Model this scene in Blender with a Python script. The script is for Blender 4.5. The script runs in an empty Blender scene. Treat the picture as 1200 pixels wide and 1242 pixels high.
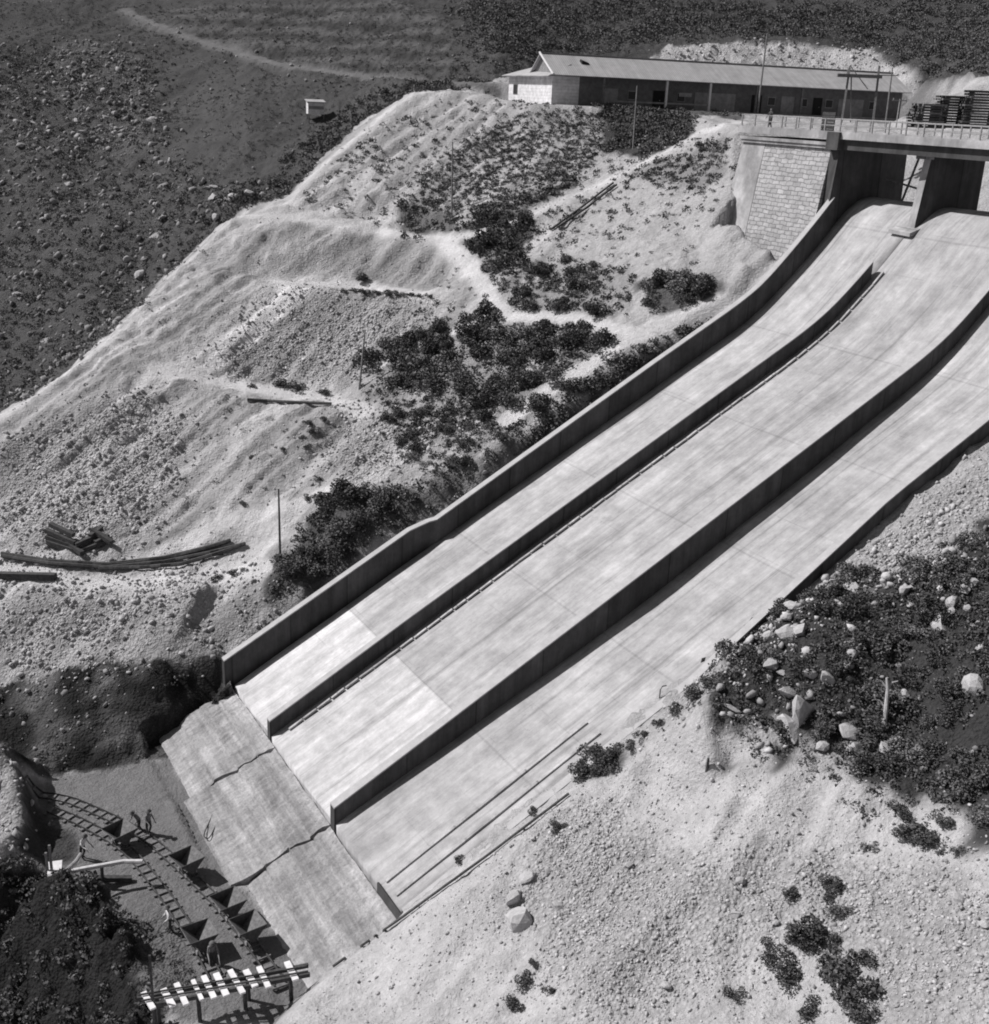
import bpy, bmesh, math, random
import numpy as np
from mathutils import Vector, Matrix
from mathutils.geometry import delaunay_2d_cdt
random.seed(7); RNG = np.random.default_rng(7)
SC = bpy.context.scene; COL = SC.collection
ZOFF = 45.0
# ------------------------------------------------------------------ camera
F, CX, CY = 1416.0, 600.0, 621.0
HY, ROLL = 114.0, math.radians(2.4)
TH = math.atan((CY-HY)*math.cos(ROLL)/F)
fw = np.array([0, math.cos(TH), -math.sin(TH)]); up0 = np.array([0, math.sin(TH), math.cos(TH)]); rt0 = np.array([1., 0, 0])
RT = rt0*math.cos(ROLL)+up0*math.sin(ROLL); UP = up0*math.cos(ROLL)-rt0*math.sin(ROLL)
CAM = np.array([0, 0, ZOFF])
def ray(px, py): return fw+RT*(px-CX)/F+UP*(CY-py)/F
def P(px, py, z): return CAM+ray(px, py)*z                 # point at a given distance along the view axis
def PZ(px, py, Z):
    r = ray(px, py); return CAM+r*(Z-ZOFF)/r[2]
def PD(px, z, Z):                                           # column px, distance z, height Z
    a0, a1 = ray(px, 0)[2], ray(px, 1)[2]; py = ((Z-ZOFF)/z-a0)/(a1-a0); a = CAM+ray(px, py)*z; return np.array([a[0], a[1], Z])
cam = bpy.data.cameras.new('camera'); camo = bpy.data.objects.new('camera', cam); COL.objects.link(camo)
cam.sensor_fit = 'HORIZONTAL'; cam.sensor_width = 36; cam.lens = F/1200*36; cam.clip_end = 3000; cam.clip_start = .5
M = Matrix(((RT[0], UP[0], -fw[0], 0), (RT[1], UP[1], -fw[1], 0), (RT[2], UP[2], -fw[2], ZOFF), (0, 0, 0, 1)))
camo.matrix_world = M; SC.camera = camo
# ------------------------------------------------------------------ light
SUN_EL = math.radians(46); SHD = np.array([.978, -.208])    # direction shadows fall
sd = Vector((-SHD[0]*math.cos(SUN_EL), -SHD[1]*math.cos(SUN_EL), math.sin(SUN_EL)))
sun = bpy.data.lights.new('sun', 'SUN'); sun.energy = 4.95; sun.angle = math.radians(.55); sun.color = (1, .985, .97)
suno = bpy.data.objects.new('sun', sun); COL.objects.link(suno); suno.rotation_euler = sd.to_track_quat('Z', 'Y').to_euler(); suno.location = (-60, 60, 120)
W = bpy.data.worlds.new('World'); SC.world = W; W.use_nodes = True
nt = W.node_tree; bg = nt.nodes['Background']
sky = nt.nodes.new('ShaderNodeTexSky'); sky.sky_type = 'NISHITA'; sky.sun_disc = False
sky.sun_elevation = SUN_EL; sky.sun_rotation = math.atan2(sd.x, sd.y)
bw = nt.nodes.new('ShaderNodeRGBToBW'); nt.links.new(sky.outputs[0], bw.inputs[0]); nt.links.new(bw.outputs[0], bg.inputs[0])
bg.inputs[1].default_value = .067
SC.view_settings.view_transform = 'Standard'; SC.view_settings.look = 'None'; SC.view_settings.exposure = 0
SC.render.engine = 'CYCLES'; SC.cycles.use_denoising = True; SC.cycles.max_bounces = 4; SC.cycles.filter_width = 1.9
# ------------------------------------------------------------------ materials
def G(v): return (v*.985, v*.97, v*1.0, 1)                  # silvery grey of the print
def nodes(name, rough=.9):
    m = bpy.data.materials.new(name); m.use_nodes = True; t = m.node_tree
    b = t.nodes['Principled BSDF']; b.inputs['Roughness'].default_value = rough; b.inputs['Specular IOR Level'].default_value = .15
    return m, t, b
def N(t, kind, **kw):
    n = t.nodes.new('ShaderNode'+kind)
    for k, v in kw.items(): setattr(n, k, v)
    return n
def setin(t, sock, v):
    if isinstance(v, bpy.types.NodeSocket): t.links.new(v, sock)
    else: sock.default_value = v
def MATH(t, op, a, b=0.0, clamp=False):
    n = N(t, 'Math', operation=op, use_clamp=clamp); setin(t, n.inputs[0], a); setin(t, n.inputs[1], b); return n.outputs[0]
def NOISE(t, vec, scale, detail=4, rough=.6):
    n = N(t, 'TexNoise'); n.inputs['Scale'].default_value = scale; n.inputs['Detail'].default_value = detail; n.inputs['Roughness'].default_value = rough
    if vec is not None: t.links.new(vec, n.inputs['Vector'])
    return n.outputs['Fac']
def MAPR(t, v, a, b, c, d):
    n = N(t, 'MapRange'); setin(t, n.inputs[0], v)
    for i, x in enumerate((a, b, c, d)): n.inputs[i+1].default_value = x
    return n.outputs[0]
def COLR(t, b, val):
    c = N(t, 'CombineColor'); 
    t.links.new(MATH(t, 'MULTIPLY', val, .985), c.inputs[0]); t.links.new(MATH(t, 'MULTIPLY', val, .97), c.inputs[1]); t.links.new(val, c.inputs[2])
    t.links.new(c.outputs[0], b.inputs['Base Color'])
def BUMP(t, b, h, strength, dist):
    n = N(t, 'Bump'); n.inputs['Strength'].default_value = strength; n.inputs['Distance'].default_value = dist
    t.links.new(h, n.inputs['Height']); t.links.new(n.outputs[0], b.inputs['Normal']); return n
def coords(t, scale=(1, 1, 1), out='Object'):
    c = N(t, 'TexCoord'); mp = N(t, 'Mapping'); mp.inputs['Scale'].default_value = scale; t.links.new(c.outputs[out], mp.inputs[0]); return mp.outputs[0]
def simple(name, v, rough=.85, var=.35, scale=3.0, bump=.0, stretch=(1, 1, 1)):
    m, t, b = nodes(name, rough); vec = coords(t, stretch)
    a = NOISE(t, vec, scale, 5); c = NOISE(t, vec, scale*6, 3)
    val = MATH(t, 'MULTIPLY', MAPR(t, a, .3, .7, v*(1-var), v*(1+var)), MAPR(t, c, .3, .7, 1-var*.5, 1+var*.5))
    COLR(t, b, val)
    if bump: BUMP(t, b, c, bump, .05)
    return m
def earth_mat():
    m, t, b = nodes('earth', .95)
    at = N(t, 'Attribute', attribute_name='alb'); gr = N(t, 'Attribute', attribute_name='grain')
    vec = coords(t)
    n1 = NOISE(t, vec, .35, 6, .65); n2 = NOISE(t, vec, 2.2, 5, .7); n3 = NOISE(t, vec, 9, 4, .7)
    vo = N(t, 'TexVoronoi'); vo.inputs['Scale'].default_value = 3.4; t.links.new(vec, vo.inputs['Vector'])
    v2 = N(t, 'TexVoronoi'); v2.inputs['Scale'].default_value = 6.0; t.links.new(vec, v2.inputs['Vector'])
    g = gr.outputs['Fac']
    k = MATH(t, 'MULTIPLY', MAPR(t, n1, .3, .7, .84, 1.14), MAPR(t, n2, .3, .7, .86, 1.12))
    k = MATH(t, 'MULTIPLY', k, MAPR(t, n3, .3, .7, .88, 1.1))
    # stones: dark gaps between pale cells where the ground is coarse
    gap = MATH(t, 'MULTIPLY', MAPR(t, vo.outputs['Distance'], .25, .62, 0, 1), g)
    k = MATH(t, 'MULTIPLY', k, MATH(t, 'SUBTRACT', 1.0, MATH(t, 'MULTIPLY', gap, .28)))
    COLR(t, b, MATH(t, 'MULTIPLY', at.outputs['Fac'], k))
    h = MATH(t, 'ADD', MATH(t, 'MULTIPLY', MATH(t, 'MULTIPLY', vo.outputs['Distance'], g), -.6), MATH(t, 'MULTIPLY', n3, .35))
    h = MATH(t, 'ADD', h, MATH(t, 'MULTIPLY', MATH(t, 'MULTIPLY', v2.outputs['Distance'], g), -.5))
    h = MATH(t, 'ADD', h, MATH(t, 'MULTIPLY', n2, .6))
    BUMP(t, b, h, .9, .3)
    return m
def concrete_mat(name, v, streak=1.0, joints=True, dark=0.0):
    m, t, b = nodes(name, .85)
    vs = coords(t, (1.0, .06, .06)); vec = coords(t); vm = coords(t, (.35, .03, .03))
    s1 = NOISE(t, vs, 1.8, 7, .78); s2 = NOISE(t, vm, 1.0, 4, .6); n = NOISE(t, vec, 1.1, 6, .7); f = NOISE(t, vec, 14, 3, .7)
    k = MATH(t, 'MULTIPLY', MAPR(t, s1, .3, .7, 1-.17*streak, 1+.12*streak), MAPR(t, s2, .32, .68, 1-.12*streak, 1+.08*streak))
    bl = NOISE(t, coords(t, (.5, .16, .16)), 1.0, 5, .75); k = MATH(t, 'MULTIPLY', k, MAPR(t, bl, .35, .65, .75, 1.10)); b2 = NOISE(t, vec, .5, 7, .8); k = MATH(t, 'MULTIPLY', k, MAPR(t, b2, .36, .64, .8, 1.09)); k = MATH(t, 'MULTIPLY', k, MAPR(t, n, .3, .7, .88, 1.08)); k = MATH(t, 'MULTIPLY', k, MAPR(t, f, .3, .7, .94, 1.05))
    at = N(t, 'Attribute', attribute_name='alb')
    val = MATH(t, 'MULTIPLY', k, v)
    if not joints:
        sx0 = N(t, 'SeparateXYZ'); c0 = N(t, 'TexCoord'); t.links.new(c0.outputs['Object'], sx0.inputs[0])
        pf = MATH(t, 'ABSOLUTE', MATH(t, 'SUBTRACT', MATH(t, 'FRACT', MATH(t, 'DIVIDE', MATH(t, 'ADD', sx0.outputs[1], MATH(t, 'MULTIPLY', f, .06)), 4.5)), .5))
        st = NOISE(t, coords(t, (.3, 1.2, .12)), 1.0, 5, .75); sl = MATH(t, 'FLOOR', MATH(t, 'DIVIDE', sx0.outputs[1], 4.5)); wn0 = N(t, 'TexWhiteNoise', noise_dimensions='1D'); t.links.new(sl, wn0.inputs['W'])
        val = MATH(t, 'MULTIPLY', val, MATH(t, 'MULTIPLY', MAPR(t, pf, .484, .494, 1, .6), MATH(t, 'MULTIPLY', MAPR(t, st, .35, .65, .7, 1.2), MAPR(t, wn0.outputs['Value'], 0, 1, .82, 1.15))))
    if joints:
        sx = N(t, 'SeparateXYZ'); c = N(t, 'TexCoord'); t.links.new(c.outputs['Object'], sx.inputs[0])
        wob = MATH(t, 'MULTIPLY', NOISE(t, vec, 3, 3), .05)
        s = MATH(t, 'ADD', sx.outputs[1], wob)
        fr = MATH(t, 'ABSOLUTE', MATH(t, 'SUBTRACT', MATH(t, 'FRACT', MATH(t, 'DIVIDE', MATH(t, 'ADD', s, .3), 9.0)), .5))
        line = MAPR(t, fr, .489, .496, 1, .84)
        tt = MATH(t, 'ADD', sx.outputs[0], wob)
        fm = MATH(t, 'ABSOLUTE', MATH(t, 'SUBTRACT', MATH(t, 'FRACT', MATH(t, 'DIVIDE', tt, .82)), .5)); fs = MATH(t, 'ABSOLUTE', MATH(t, 'SUBTRACT', MATH(t, 'FRACT', MATH(t, 'DIVIDE', s, 3.0)), .5))
        pat = NOISE(t, coords(t, (.35, .12, .12)), 1.0, 4, .7); val = MATH(t, 'MULTIPLY', val, MATH(t, 'SUBTRACT', 1.0, MATH(t, 'MULTIPLY', MAPR(t, pat, .45, .7, 0, 1), MATH(t, 'ADD', MAPR(t, fm, .455, .485, 0, .16), MAPR(t, fs, .483, .494, 0, .2)))))
        ws = NOISE(t, coords(t, (1.5, .025, .025)), 1.0, 5, .7); val = MATH(t, 'MULTIPLY', val, MAPR(t, ws, .54, .66, 1, .72)); wl = NOISE(t, coords(t, (2.2, .05, .05)), 1.0, 4, .7); val = MATH(t, 'MULTIPLY', val, MAPR(t, wl, .6, .7, 1, 1.1))
        spt = NOISE(t, coords(t, (1, .3, .3)), 1.7, 6, .8); val = MATH(t, 'MULTIPLY', val, MAPR(t, spt, .62, .72, 1, .62))
        fr2 = MATH(t, 'ABSOLUTE', MATH(t, 'SUBTRACT', MATH(t, 'FRACT', MATH(t, 'DIVIDE', tt, 4.1)), .5))
        line2 = MAPR(t, fr2, .489, .496, 1, .93)
        val = MATH(t, 'MULTIPLY', val, MATH(t, 'MULTIPLY', line, line2))
        # slab by slab tone
        fl = MATH(t, 'FLOOR', MATH(t, 'DIVIDE', MATH(t, 'ADD', s, 4.8), 9.0)); fx = MATH(t, 'FLOOR', MATH(t, 'DIVIDE', MATH(t, 'ADD', tt, 2.05), 8.2))
        wn = N(t, 'TexWhiteNoise', noise_dimensions='2D'); cb = N(t, 'CombineXYZ'); t.links.new(fl, cb.inputs[0]); t.links.new(fx, cb.inputs[1]); t.links.new(cb.outputs[0], wn.inputs['Vector'])
        val = MATH(t, 'MULTIPLY', val, MAPR(t, wn.outputs['Value'], 0, 1, .95, 1.05))
        # the newest, whitest concrete at the foot of the two inner bays
        new = MATH(t, 'MULTIPLY', MATH(t, 'LESS_THAN', s, 8.7), MATH(t, 'LESS_THAN', tt, 18.6))
        val = MATH(t, 'MULTIPLY', val, MATH(t, 'ADD', 1.0, MATH(t, 'MULTIPLY', new, .38)))
    COLR(t, b, val); BUMP(t, b, MATH(t, 'ADD', f, MATH(t, 'MULTIPLY', s1, 1.5)), .25, .04)
    return m
def apron_mat():
    m, t, b = nodes('rough_concrete', .9); vec = coords(t)
    a = NOISE(t, vec, .45, 6, .75); st = NOISE(t, coords(t, (.06, .9, .9)), .75, 5, .68); dn = NOISE(t, coords(t, (1.6, .15, .15)), .9, 5, .7); f = NOISE(t, vec, 7, 5, .75)
    v = MATH(t, 'MULTIPLY', MAPR(t, a, .32, .68, .30, .54), MAPR(t, st, .36, .64, .55, 1.2)); v = MATH(t, 'MULTIPLY', v, MAPR(t, dn, .35, .65, .9, 1.06)); v = MATH(t, 'MULTIPLY', v, MAPR(t, f, .3, .7, .68, 1.18))
    COLR(t, b, v); BUMP(t, b, MATH(t, 'ADD', f, MATH(t, 'MULTIPLY', a, 2.0)), .6, .15); return m
def masonry_mat():
    m, t, b = nodes('masonry', .9)
    c = N(t, 'TexCoord'); sx = N(t, 'SeparateXYZ'); t.links.new(c.outputs['Object'], sx.inputs[0]); cb = N(t, 'CombineXYZ')
    wob = MATH(t, 'MULTIPLY', NOISE(t, c.outputs['Object'], 1.3, 4), .42)
    t.links.new(MATH(t, 'ADD', sx.outputs[0], wob), cb.inputs[0]); t.links.new(MATH(t, 'ADD', sx.outputs[2], wob), cb.inputs[1])
    br = N(t, 'TexBrick'); t.links.new(cb.outputs[0], br.inputs['Vector'])
    for k, v in (('Scale', 1.0), ('Mortar Size', .035), ('Brick Width', .85), ('Row Height', .37), ('Mortar Smooth', .4), ('Bias', 0)): br.inputs[k].default_value = v
    br.inputs['Color1'].default_value = G(.37); br.inputs['Color2'].default_value = G(.47); br.inputs['Mortar'].default_value = G(.24)
    n = NOISE(t, c.outputs['Object'], 1.2, 6, .7)
    mx = N(t, 'Mix', data_type='RGBA', blend_type='MULTIPLY'); mx.inputs[0].default_value = 1
    t.links.new(br.outputs['Color'], mx.inputs[6]); cc = N(t, 'CombineColor'); v = MAPR(t, n, .3, .7, .72, 1.22)
    for i in range(3): t.links.new(v, cc.inputs[i])
    t.links.new(cc.outputs[0], mx.inputs[7]); t.links.new(mx.outputs[2], b.inputs['Base Color'])
    BUMP(t, b, MATH(t, 'SUBTRACT', MATH(t, 'MULTIPLY', n, .6), br.outputs['Fac']), .8, .12)
    return m
def roof_mat():
    m, t, b = nodes('corrugated_roof', .6); vec = coords(t)
    w = N(t, 'TexWave', wave_type='BANDS', bands_direction='X'); w.inputs['Scale'].default_value = 1.1; w.inputs['Distortion'].default_value = 0; t.links.new(vec, w.inputs['Vector'])
    n = NOISE(t, vec, .8, 5, .7); st = NOISE(t, coords(t, (1, .05, .05)), 2, 4)
    v = MATH(t, 'MULTIPLY', MAPR(t, n, .3, .7, .36, .48), MAPR(t, st, .3, .7, .85, 1.1)); v = MATH(t, 'MULTIPLY', v, MAPR(t, w.outputs['Fac'], 0, 1, .82, 1.08))
    COLR(t, b, v); BUMP(t, b, w.outputs['Fac'], .5, .05); return m
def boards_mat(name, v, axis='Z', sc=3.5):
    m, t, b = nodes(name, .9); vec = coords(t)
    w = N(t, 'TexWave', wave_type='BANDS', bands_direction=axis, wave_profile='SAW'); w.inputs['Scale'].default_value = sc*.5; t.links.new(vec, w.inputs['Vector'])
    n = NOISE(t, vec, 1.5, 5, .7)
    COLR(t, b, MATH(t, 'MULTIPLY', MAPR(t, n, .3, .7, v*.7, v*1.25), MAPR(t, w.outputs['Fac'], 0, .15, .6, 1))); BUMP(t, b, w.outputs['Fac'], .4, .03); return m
def leaf_mat(name, v):
    m, t, b = nodes(name, .8)
    oi = N(t, 'ObjectInfo'); g = N(t, 'NewGeometry')
    k = MATH(t, 'MULTIPLY', MAPR(t, g.outputs['Random Per Island'], 0, 1, v*.55, v*1.5), MAPR(t, oi.outputs['Random'], 0, 1, .75, 1.25))
    COLR(t, b, k); return m
def rock_mat(name, v):
    m, t, b = nodes(name, .95); g = N(t, 'NewGeometry'); vec = coords(t)
    k = MATH(t, 'MULTIPLY', MAPR(t, g.outputs['Random Per Island'], 0, 1, v*.65, v*1.3), MAPR(t, NOISE(t, vec, 5, 5, .7), .3, .7, .75, 1.2))
    COLR(t, b, k); BUMP(t, b, NOISE(t, vec, 7, 4), .5, .08); return m
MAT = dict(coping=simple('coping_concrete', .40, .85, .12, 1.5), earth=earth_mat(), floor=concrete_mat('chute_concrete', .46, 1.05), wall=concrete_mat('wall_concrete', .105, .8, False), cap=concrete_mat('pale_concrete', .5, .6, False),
           apron=apron_mat(), masonry=masonry_mat(), roof=roof_mat(), dark_board=boards_mat('dark_boards', .17, 'X', 3), grey_board=boards_mat('grey_boards', .30, 'X', 3),
           white_board=boards_mat('whitewashed_boards', .72, 'Z', 1.6), timber=simple('timber', .17, .9, .35, 4), dark_timber=simple('dark_timber', .07, .9, .4, 4), pale_timber=simple('pale_timber', .62, .9, .2, 5),
           hopper=simple('worn_hopper_steel', .15, .7, .4, 4), steel=simple('rusty_steel', .075, .6, .4, 5), lightsteel=simple('worn_steel', .3, .55, .25, 6), black=simple('dark_opening', .025, .9, .2, 2), white=simple('white_paint', .75, .7, .1, 3),
           leaf=leaf_mat('scrub_leaves', .088), leaf2=leaf_mat('dry_scrub_leaves', .16), leaf3=leaf_mat('hill_scrub_leaves', .105), twig=simple('bark', .16, .95, .3, 8), bark=simple('bleached_bark', .42, .95, .3, 8), rock=rock_mat('pale_rock', .42), boulder=rock_mat('weathered_rock', .34), rock2=rock_mat('hill_rock', .27),
           skin=simple('skin', .26, .7, .05, 3), shirt=simple('work_shirt', .2, .9, .15, 8), trousers=simple('work_trousers', .07, .9, .2, 8), hat=simple('felt_hat', .12, .9, .1, 6), glass=simple('window_glass', .04, .2, .2, 2), tar=simple('tarred_rope', .05, .9, .2, 5))
# ------------------------------------------------------------------ mesh helpers
class MB:
    def __init__(s): s.v = []; s.f = []; s.n = 0
    def add(s, v, f):
        s.v.append(np.asarray(v, float).reshape(-1, 3)); s.f += [tuple(i+s.n for i in q) for q in f]; s.n += len(s.v[-1]); return s
    def hexa(s, p): return s.add(p, [(0, 3, 2, 1), (4, 5, 6, 7), (0, 1, 5, 4), (1, 2, 6, 5), (2, 3, 7, 6), (3, 0, 4, 7)])   # 4 bottom ccw, 4 top
    def box(s, x0, x1, y0, y1, z0, z1): return s.hexa([(x0, y0, z0), (x1, y0, z0), (x1, y1, z0), (x0, y1, z0), (x0, y0, z1), (x1, y0, z1), (x1, y1, z1), (x0, y1, z1)])
    def bar(s, a, b, w, h, upv=(0, 0, 1)):
        a = np.array(a, float); b = np.array(b, float); d = (b-a)/np.linalg.norm(b-a); u = np.array(upv, float)
        if abs(d@u) > .95: u = np.array([1., 0, 0])
        r = np.cross(d, u); r /= np.linalg.norm(r); u = np.cross(r, d); r = r*w/2; u = u*h/2
        return s.hexa([a-r-u, a+r-u, b+r-u, b-r-u, a-r+u, a+r+u, b+r+u, b-r+u])
    def tube(s, pts, r, n=8):
        pts = [np.array(p, float) for p in pts]; rs = r if isinstance(r, (list, tuple)) else [r]*len(pts); vs = []; fs = []
        for i, p in enumerate(pts):
            d = pts[min(i+1, len(pts)-1)]-pts[max(i-1, 0)]; d /= np.linalg.norm(d); u = np.array([0, 0, 1.]) if abs(d[2]) < .9 else np.array([1., 0, 0])
            x = np.cross(d, u); x /= np.linalg.norm(x); y = np.cross(x, d)
            for k in range(n): a = 2*math.pi*k/n; vs.append(p+(x*math.cos(a)+y*math.sin(a))*rs[i])
        for i in range(len(pts)-1):
            for k in range(n): fs.append((i*n+k, i*n+(k+1) % n, (i+1)*n+(k+1) % n, (i+1)*n+k))
        fs.append(tuple(range(n))[::-1]); fs.append(tuple((len(pts)-1)*n+k for k in range(n)))
        return s.add(vs, fs)
    def sweep(s, rings, closed=True):                        # rings of equal length, joined; ends capped
        n = len(rings[0]); fs = []
        for i in range(len(rings)-1):
            for k in range(n if closed else n-1): fs.append((i*n+k, i*n+(k+1) % n, (i+1)*n+(k+1) % n, (i+1)*n+k))
        fs.append(tuple(range(n))[::-1]); fs.append(tuple((len(rings)-1)*n+k for k in range(n)))
        return s.add([p for r in rings for p in r], fs)
    def build(s, name, mat, parent=None, smooth=False):
        me = bpy.data.meshes.new(name); v = np.concatenate(s.v); me.from_pydata(v.tolist(), [], s.f); me.materials.append(mat)
        bm = bmesh.new(); bm.from_mesh(me); bmesh.ops.recalc_face_normals(bm, faces=bm.faces); bm.to_mesh(me); bm.free()
        if smooth: me.polygons.foreach_set('use_smooth', [True]*len(me.polygons))
        o = bpy.data.objects.new(name, me); COL.objects.link(o); o.parent = parent; return o
def tag(o, label, cat, group=None, kind=None):
    if label: o['label'] = label
    if cat: o['category'] = cat
    if group: o['group'] = group
    if kind: o['kind'] = kind
    return o
def thing(name, label, cat, loc=(0, 0, 0), rz=0, group=None):
    o = bpy.data.objects.new(name, None); COL.objects.link(o); o.location = loc; o.rotation_euler = (0, 0, rz); o.empty_display_size = .3
    return tag(o, label, cat, group)
def dup(root, loc, rz, label=None, group=None, scale=None):
    r = root.copy(); COL.objects.link(r); r.location = loc; r.rotation_euler = (0, 0, rz)
    if scale: r.scale = scale
    if label: r['label'] = label
    if group: r['group'] = group
    for ch in root.children:
        c = ch.copy(); COL.objects.link(c); c.parent = r
        for g in ch.children: d = g.copy(); COL.objects.link(d); d.parent = c
    return r
# ------------------------------------------------------------------ numpy noise
def vnoise(x, y, seed=0):
    xi = np.floor(x).astype(np.int64); yi = np.floor(y).astype(np.int64); xf = x-xi; yf = y-yi
    def h(a, b):
        n = (a*374761393+b*668265263+seed*974634533) & 0xFFFFFFFF; n = ((n ^ (n >> 13))*1274126177) & 0xFFFFFFFF; return ((n ^ (n >> 16)) & 0xFFFF)/65535.0
    u = xf*xf*(3-2*xf); v = yf*yf*(3-2*yf)
    return (h(xi, yi)*(1-u)+h(xi+1, yi)*u)*(1-v)+(h(xi, yi+1)*(1-u)+h(xi+1, yi+1)*u)*v
def fbm(x, y, seed=0, o=4, g=.5):
    r = 0; a = 1; t = 0
    for i in range(o): r = r+a*(vnoise(x*2**i+i*17.3, y*2**i-i*9.1, seed+i)-.5); t += a; a *= g
    return r/t*2
# ------------------------------------------------------------------ spillway frame
O = P(290, 838, 84.0); _v = ray(-260, HY-860*math.tan(ROLL)); TB = -_v.copy(); TB[2] = 0; TB /= np.linalg.norm(TB); SU = np.array([-TB[1], TB[0], 0])
ROT = math.atan2(TB[1], TB[0])
def L2W(t, s, z): return O+TB*t+SU*s+np.array([0, 0, z])
def onS(px, py, s):                                          # where a view line meets the vertical plane s
    r = ray(px, py); q = CAM-O; k = (s-q@SU)/(r@SU); p = q+r*k; return p@TB, p[2]
TN = math.tan(math.radians(28))
_nodes = [(-1, -TN, TN), (42, 42*TN, TN), (47.5, 25.9, .86), (52, 30.1, 1.0), (57, 34.0, .1), (59, 33.9, -.25), (63, 31, -.9)]
def zf(s):
    if s <= 42: return s*TN
    for (a, za, ma), (b, zb, mb) in zip(_nodes, _nodes[1:]):
        if s <= b:
            h = b-a; u = (s-a)/h
            return (2*u**3-3*u*u+1)*za+(u**3-2*u*u+u)*h*ma+(-2*u**3+3*u*u)*zb+(u**3-u*u)*h*mb
    return 31-.9*(s-63)
ZPIT = O[2]-2.55
def hL(s): return 2.15 if s < 15.6 else (1.8+.3*min(1, (s-16)/20) if s < 46 else 2.1+.6*max(0, s-46)/8)
def hR(s): return .35 if s < 18 else .35+1.8*min(1, (s-18)/14)
# ------------------------------------------------------------------ terrain control points
CP = []
def line(pts, mode='z', step=3.0):
    w = []
    for p in pts:
        w.append(P(*p) if mode == 'z' else (PZ(p[0], p[1], p[2]) if mode == 'Z' else PD(*p)))
    for a, b in zip(w, w[1:]):
        n = max(1, int(np.linalg.norm((b-a)[:2])/step))
        for i in range(n): CP.append(a+(b-a)*i/n)
    CP.append(w[-1])
def pts(ps, mode='z'):
    for p in ps: line([p], mode)
# spoil benches of the far bank
line([(285, 263, 129), (360, 268, 129), (420, 278, 128.5), (480, 286, 127), (535, 292, 125)])
line([(350, 255, 132.5), (430, 260, 134), (500, 272, 131)])
line([(335, 348, 120), (400, 352, 119.5), (460, 358, 118), (510, 362, 117)]); line([(345, 338, 122.5), (420, 343, 122.5), (510, 351, 120.5)])
line([(285, 262, 129), (200, 345, 120), (110, 430, 111), (50, 480, 108), (0, 505, 106), (-80, 545, 103)])
line([(185, 452, 109), (260, 475, 108), (330, 488, 107), (400, 492, 106)]); line([(215, 438, 112), (300, 460, 112), (400, 474, 110)])
line([(-80, 640, 97), (0, 655, 95.5), (80, 672, 94), (150, 690, 93.5), (220, 680, 94), (300, 668, 94)])
line([(-80, 715, 91.5), (0, 722, 91), (80, 726, 90), (160, 722, 90), (240, 715, 89.8), (325, 712, 89)])
line([(-80, 835, 87.5), (0, 828, 87), (60, 815, 86.5), (130, 800, 85.8), (200, 795, 85.2), (262, 796, 84.9)])
pts([(420, 215, 138), (400, 195, 141), (455, 150, 147), (500, 116, 150), (560, 111, 150), (600, 116, 152), (350, 246, 135)])
# the valley behind the heap and the hill
line([(-80, 520, 122), (0, 490, 124), (60, 455, 128), (110, 410, 131), (200, 335, 137), (285, 253, 140), (350, 233, 143), (400, 178, 150), (450, 138, 156), (500, 106, 160)])
pts([(0, 350, 145), (0, 200, 172), (0, 100, 195), (0, 0, 225), (150, 300, 146), (150, 150, 180), (150, 0, 228), (300, 200, 152), (300, 130, 170), (300, 60, 195), (300, 0, 215), (382, 145, 163), (450, 95, 175), (450, 0, 212),
     (600, 98, 160), (600, 40, 185), (600, 0, 205), (750, 0, 205), (900, 0, 207), (1050, 0, 207), (1200, 0, 200), (-150, 350, 140), (-150, 100, 200), (-150, 0, 230), (1200, 40, 178), (1200, 92, 150), (1120, 100, 166), (1400, 0, 190), (1400, 100, 150)])
line([(800, 58, 180), (920, 53, 184), (1050, 60, 186), (1108, 92, 176)])
line([(700, 164, 44.6), (800, 171, 44.3), (1000, 176, 43.9), (1100, 171, 43.6)], 'd')
# shed terrace
line([(600, 147.5, 44.75), (674, 144.5, 44.4), (800, 147, 44), (920, 148, 43.8), (1000, 150, 43.4), (1100, 154, 43.2)], 'd')
line([(610, 155, 44.75), (800, 160, 44.2), (1100, 166, 43.4)], 'd')
# bridge approach and channel
line([(895, 118, 42.6), (950, 122, 42.6), (1000, 126, 42.4), (1100, 124, 42.1), (1200, 118, 41.8), (1400, 105, 41.8)], 'd')
line([(900, 131, 42.7), (1000, 136, 42.6), (1100, 134, 42.4), (1200, 128, 42.2), (1400, 118, 42.0)], 'd')
line([(1060, 109, 36), (1100, 110, 36), (1150, 108, 36), (1200, 104, 36), (1300, 94, 36), (1450, 84, 36)], 'd'); line([(1090, 115, 36.3), (1150, 113, 36.3), (1300, 104, 36.3)], 'd')
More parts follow.
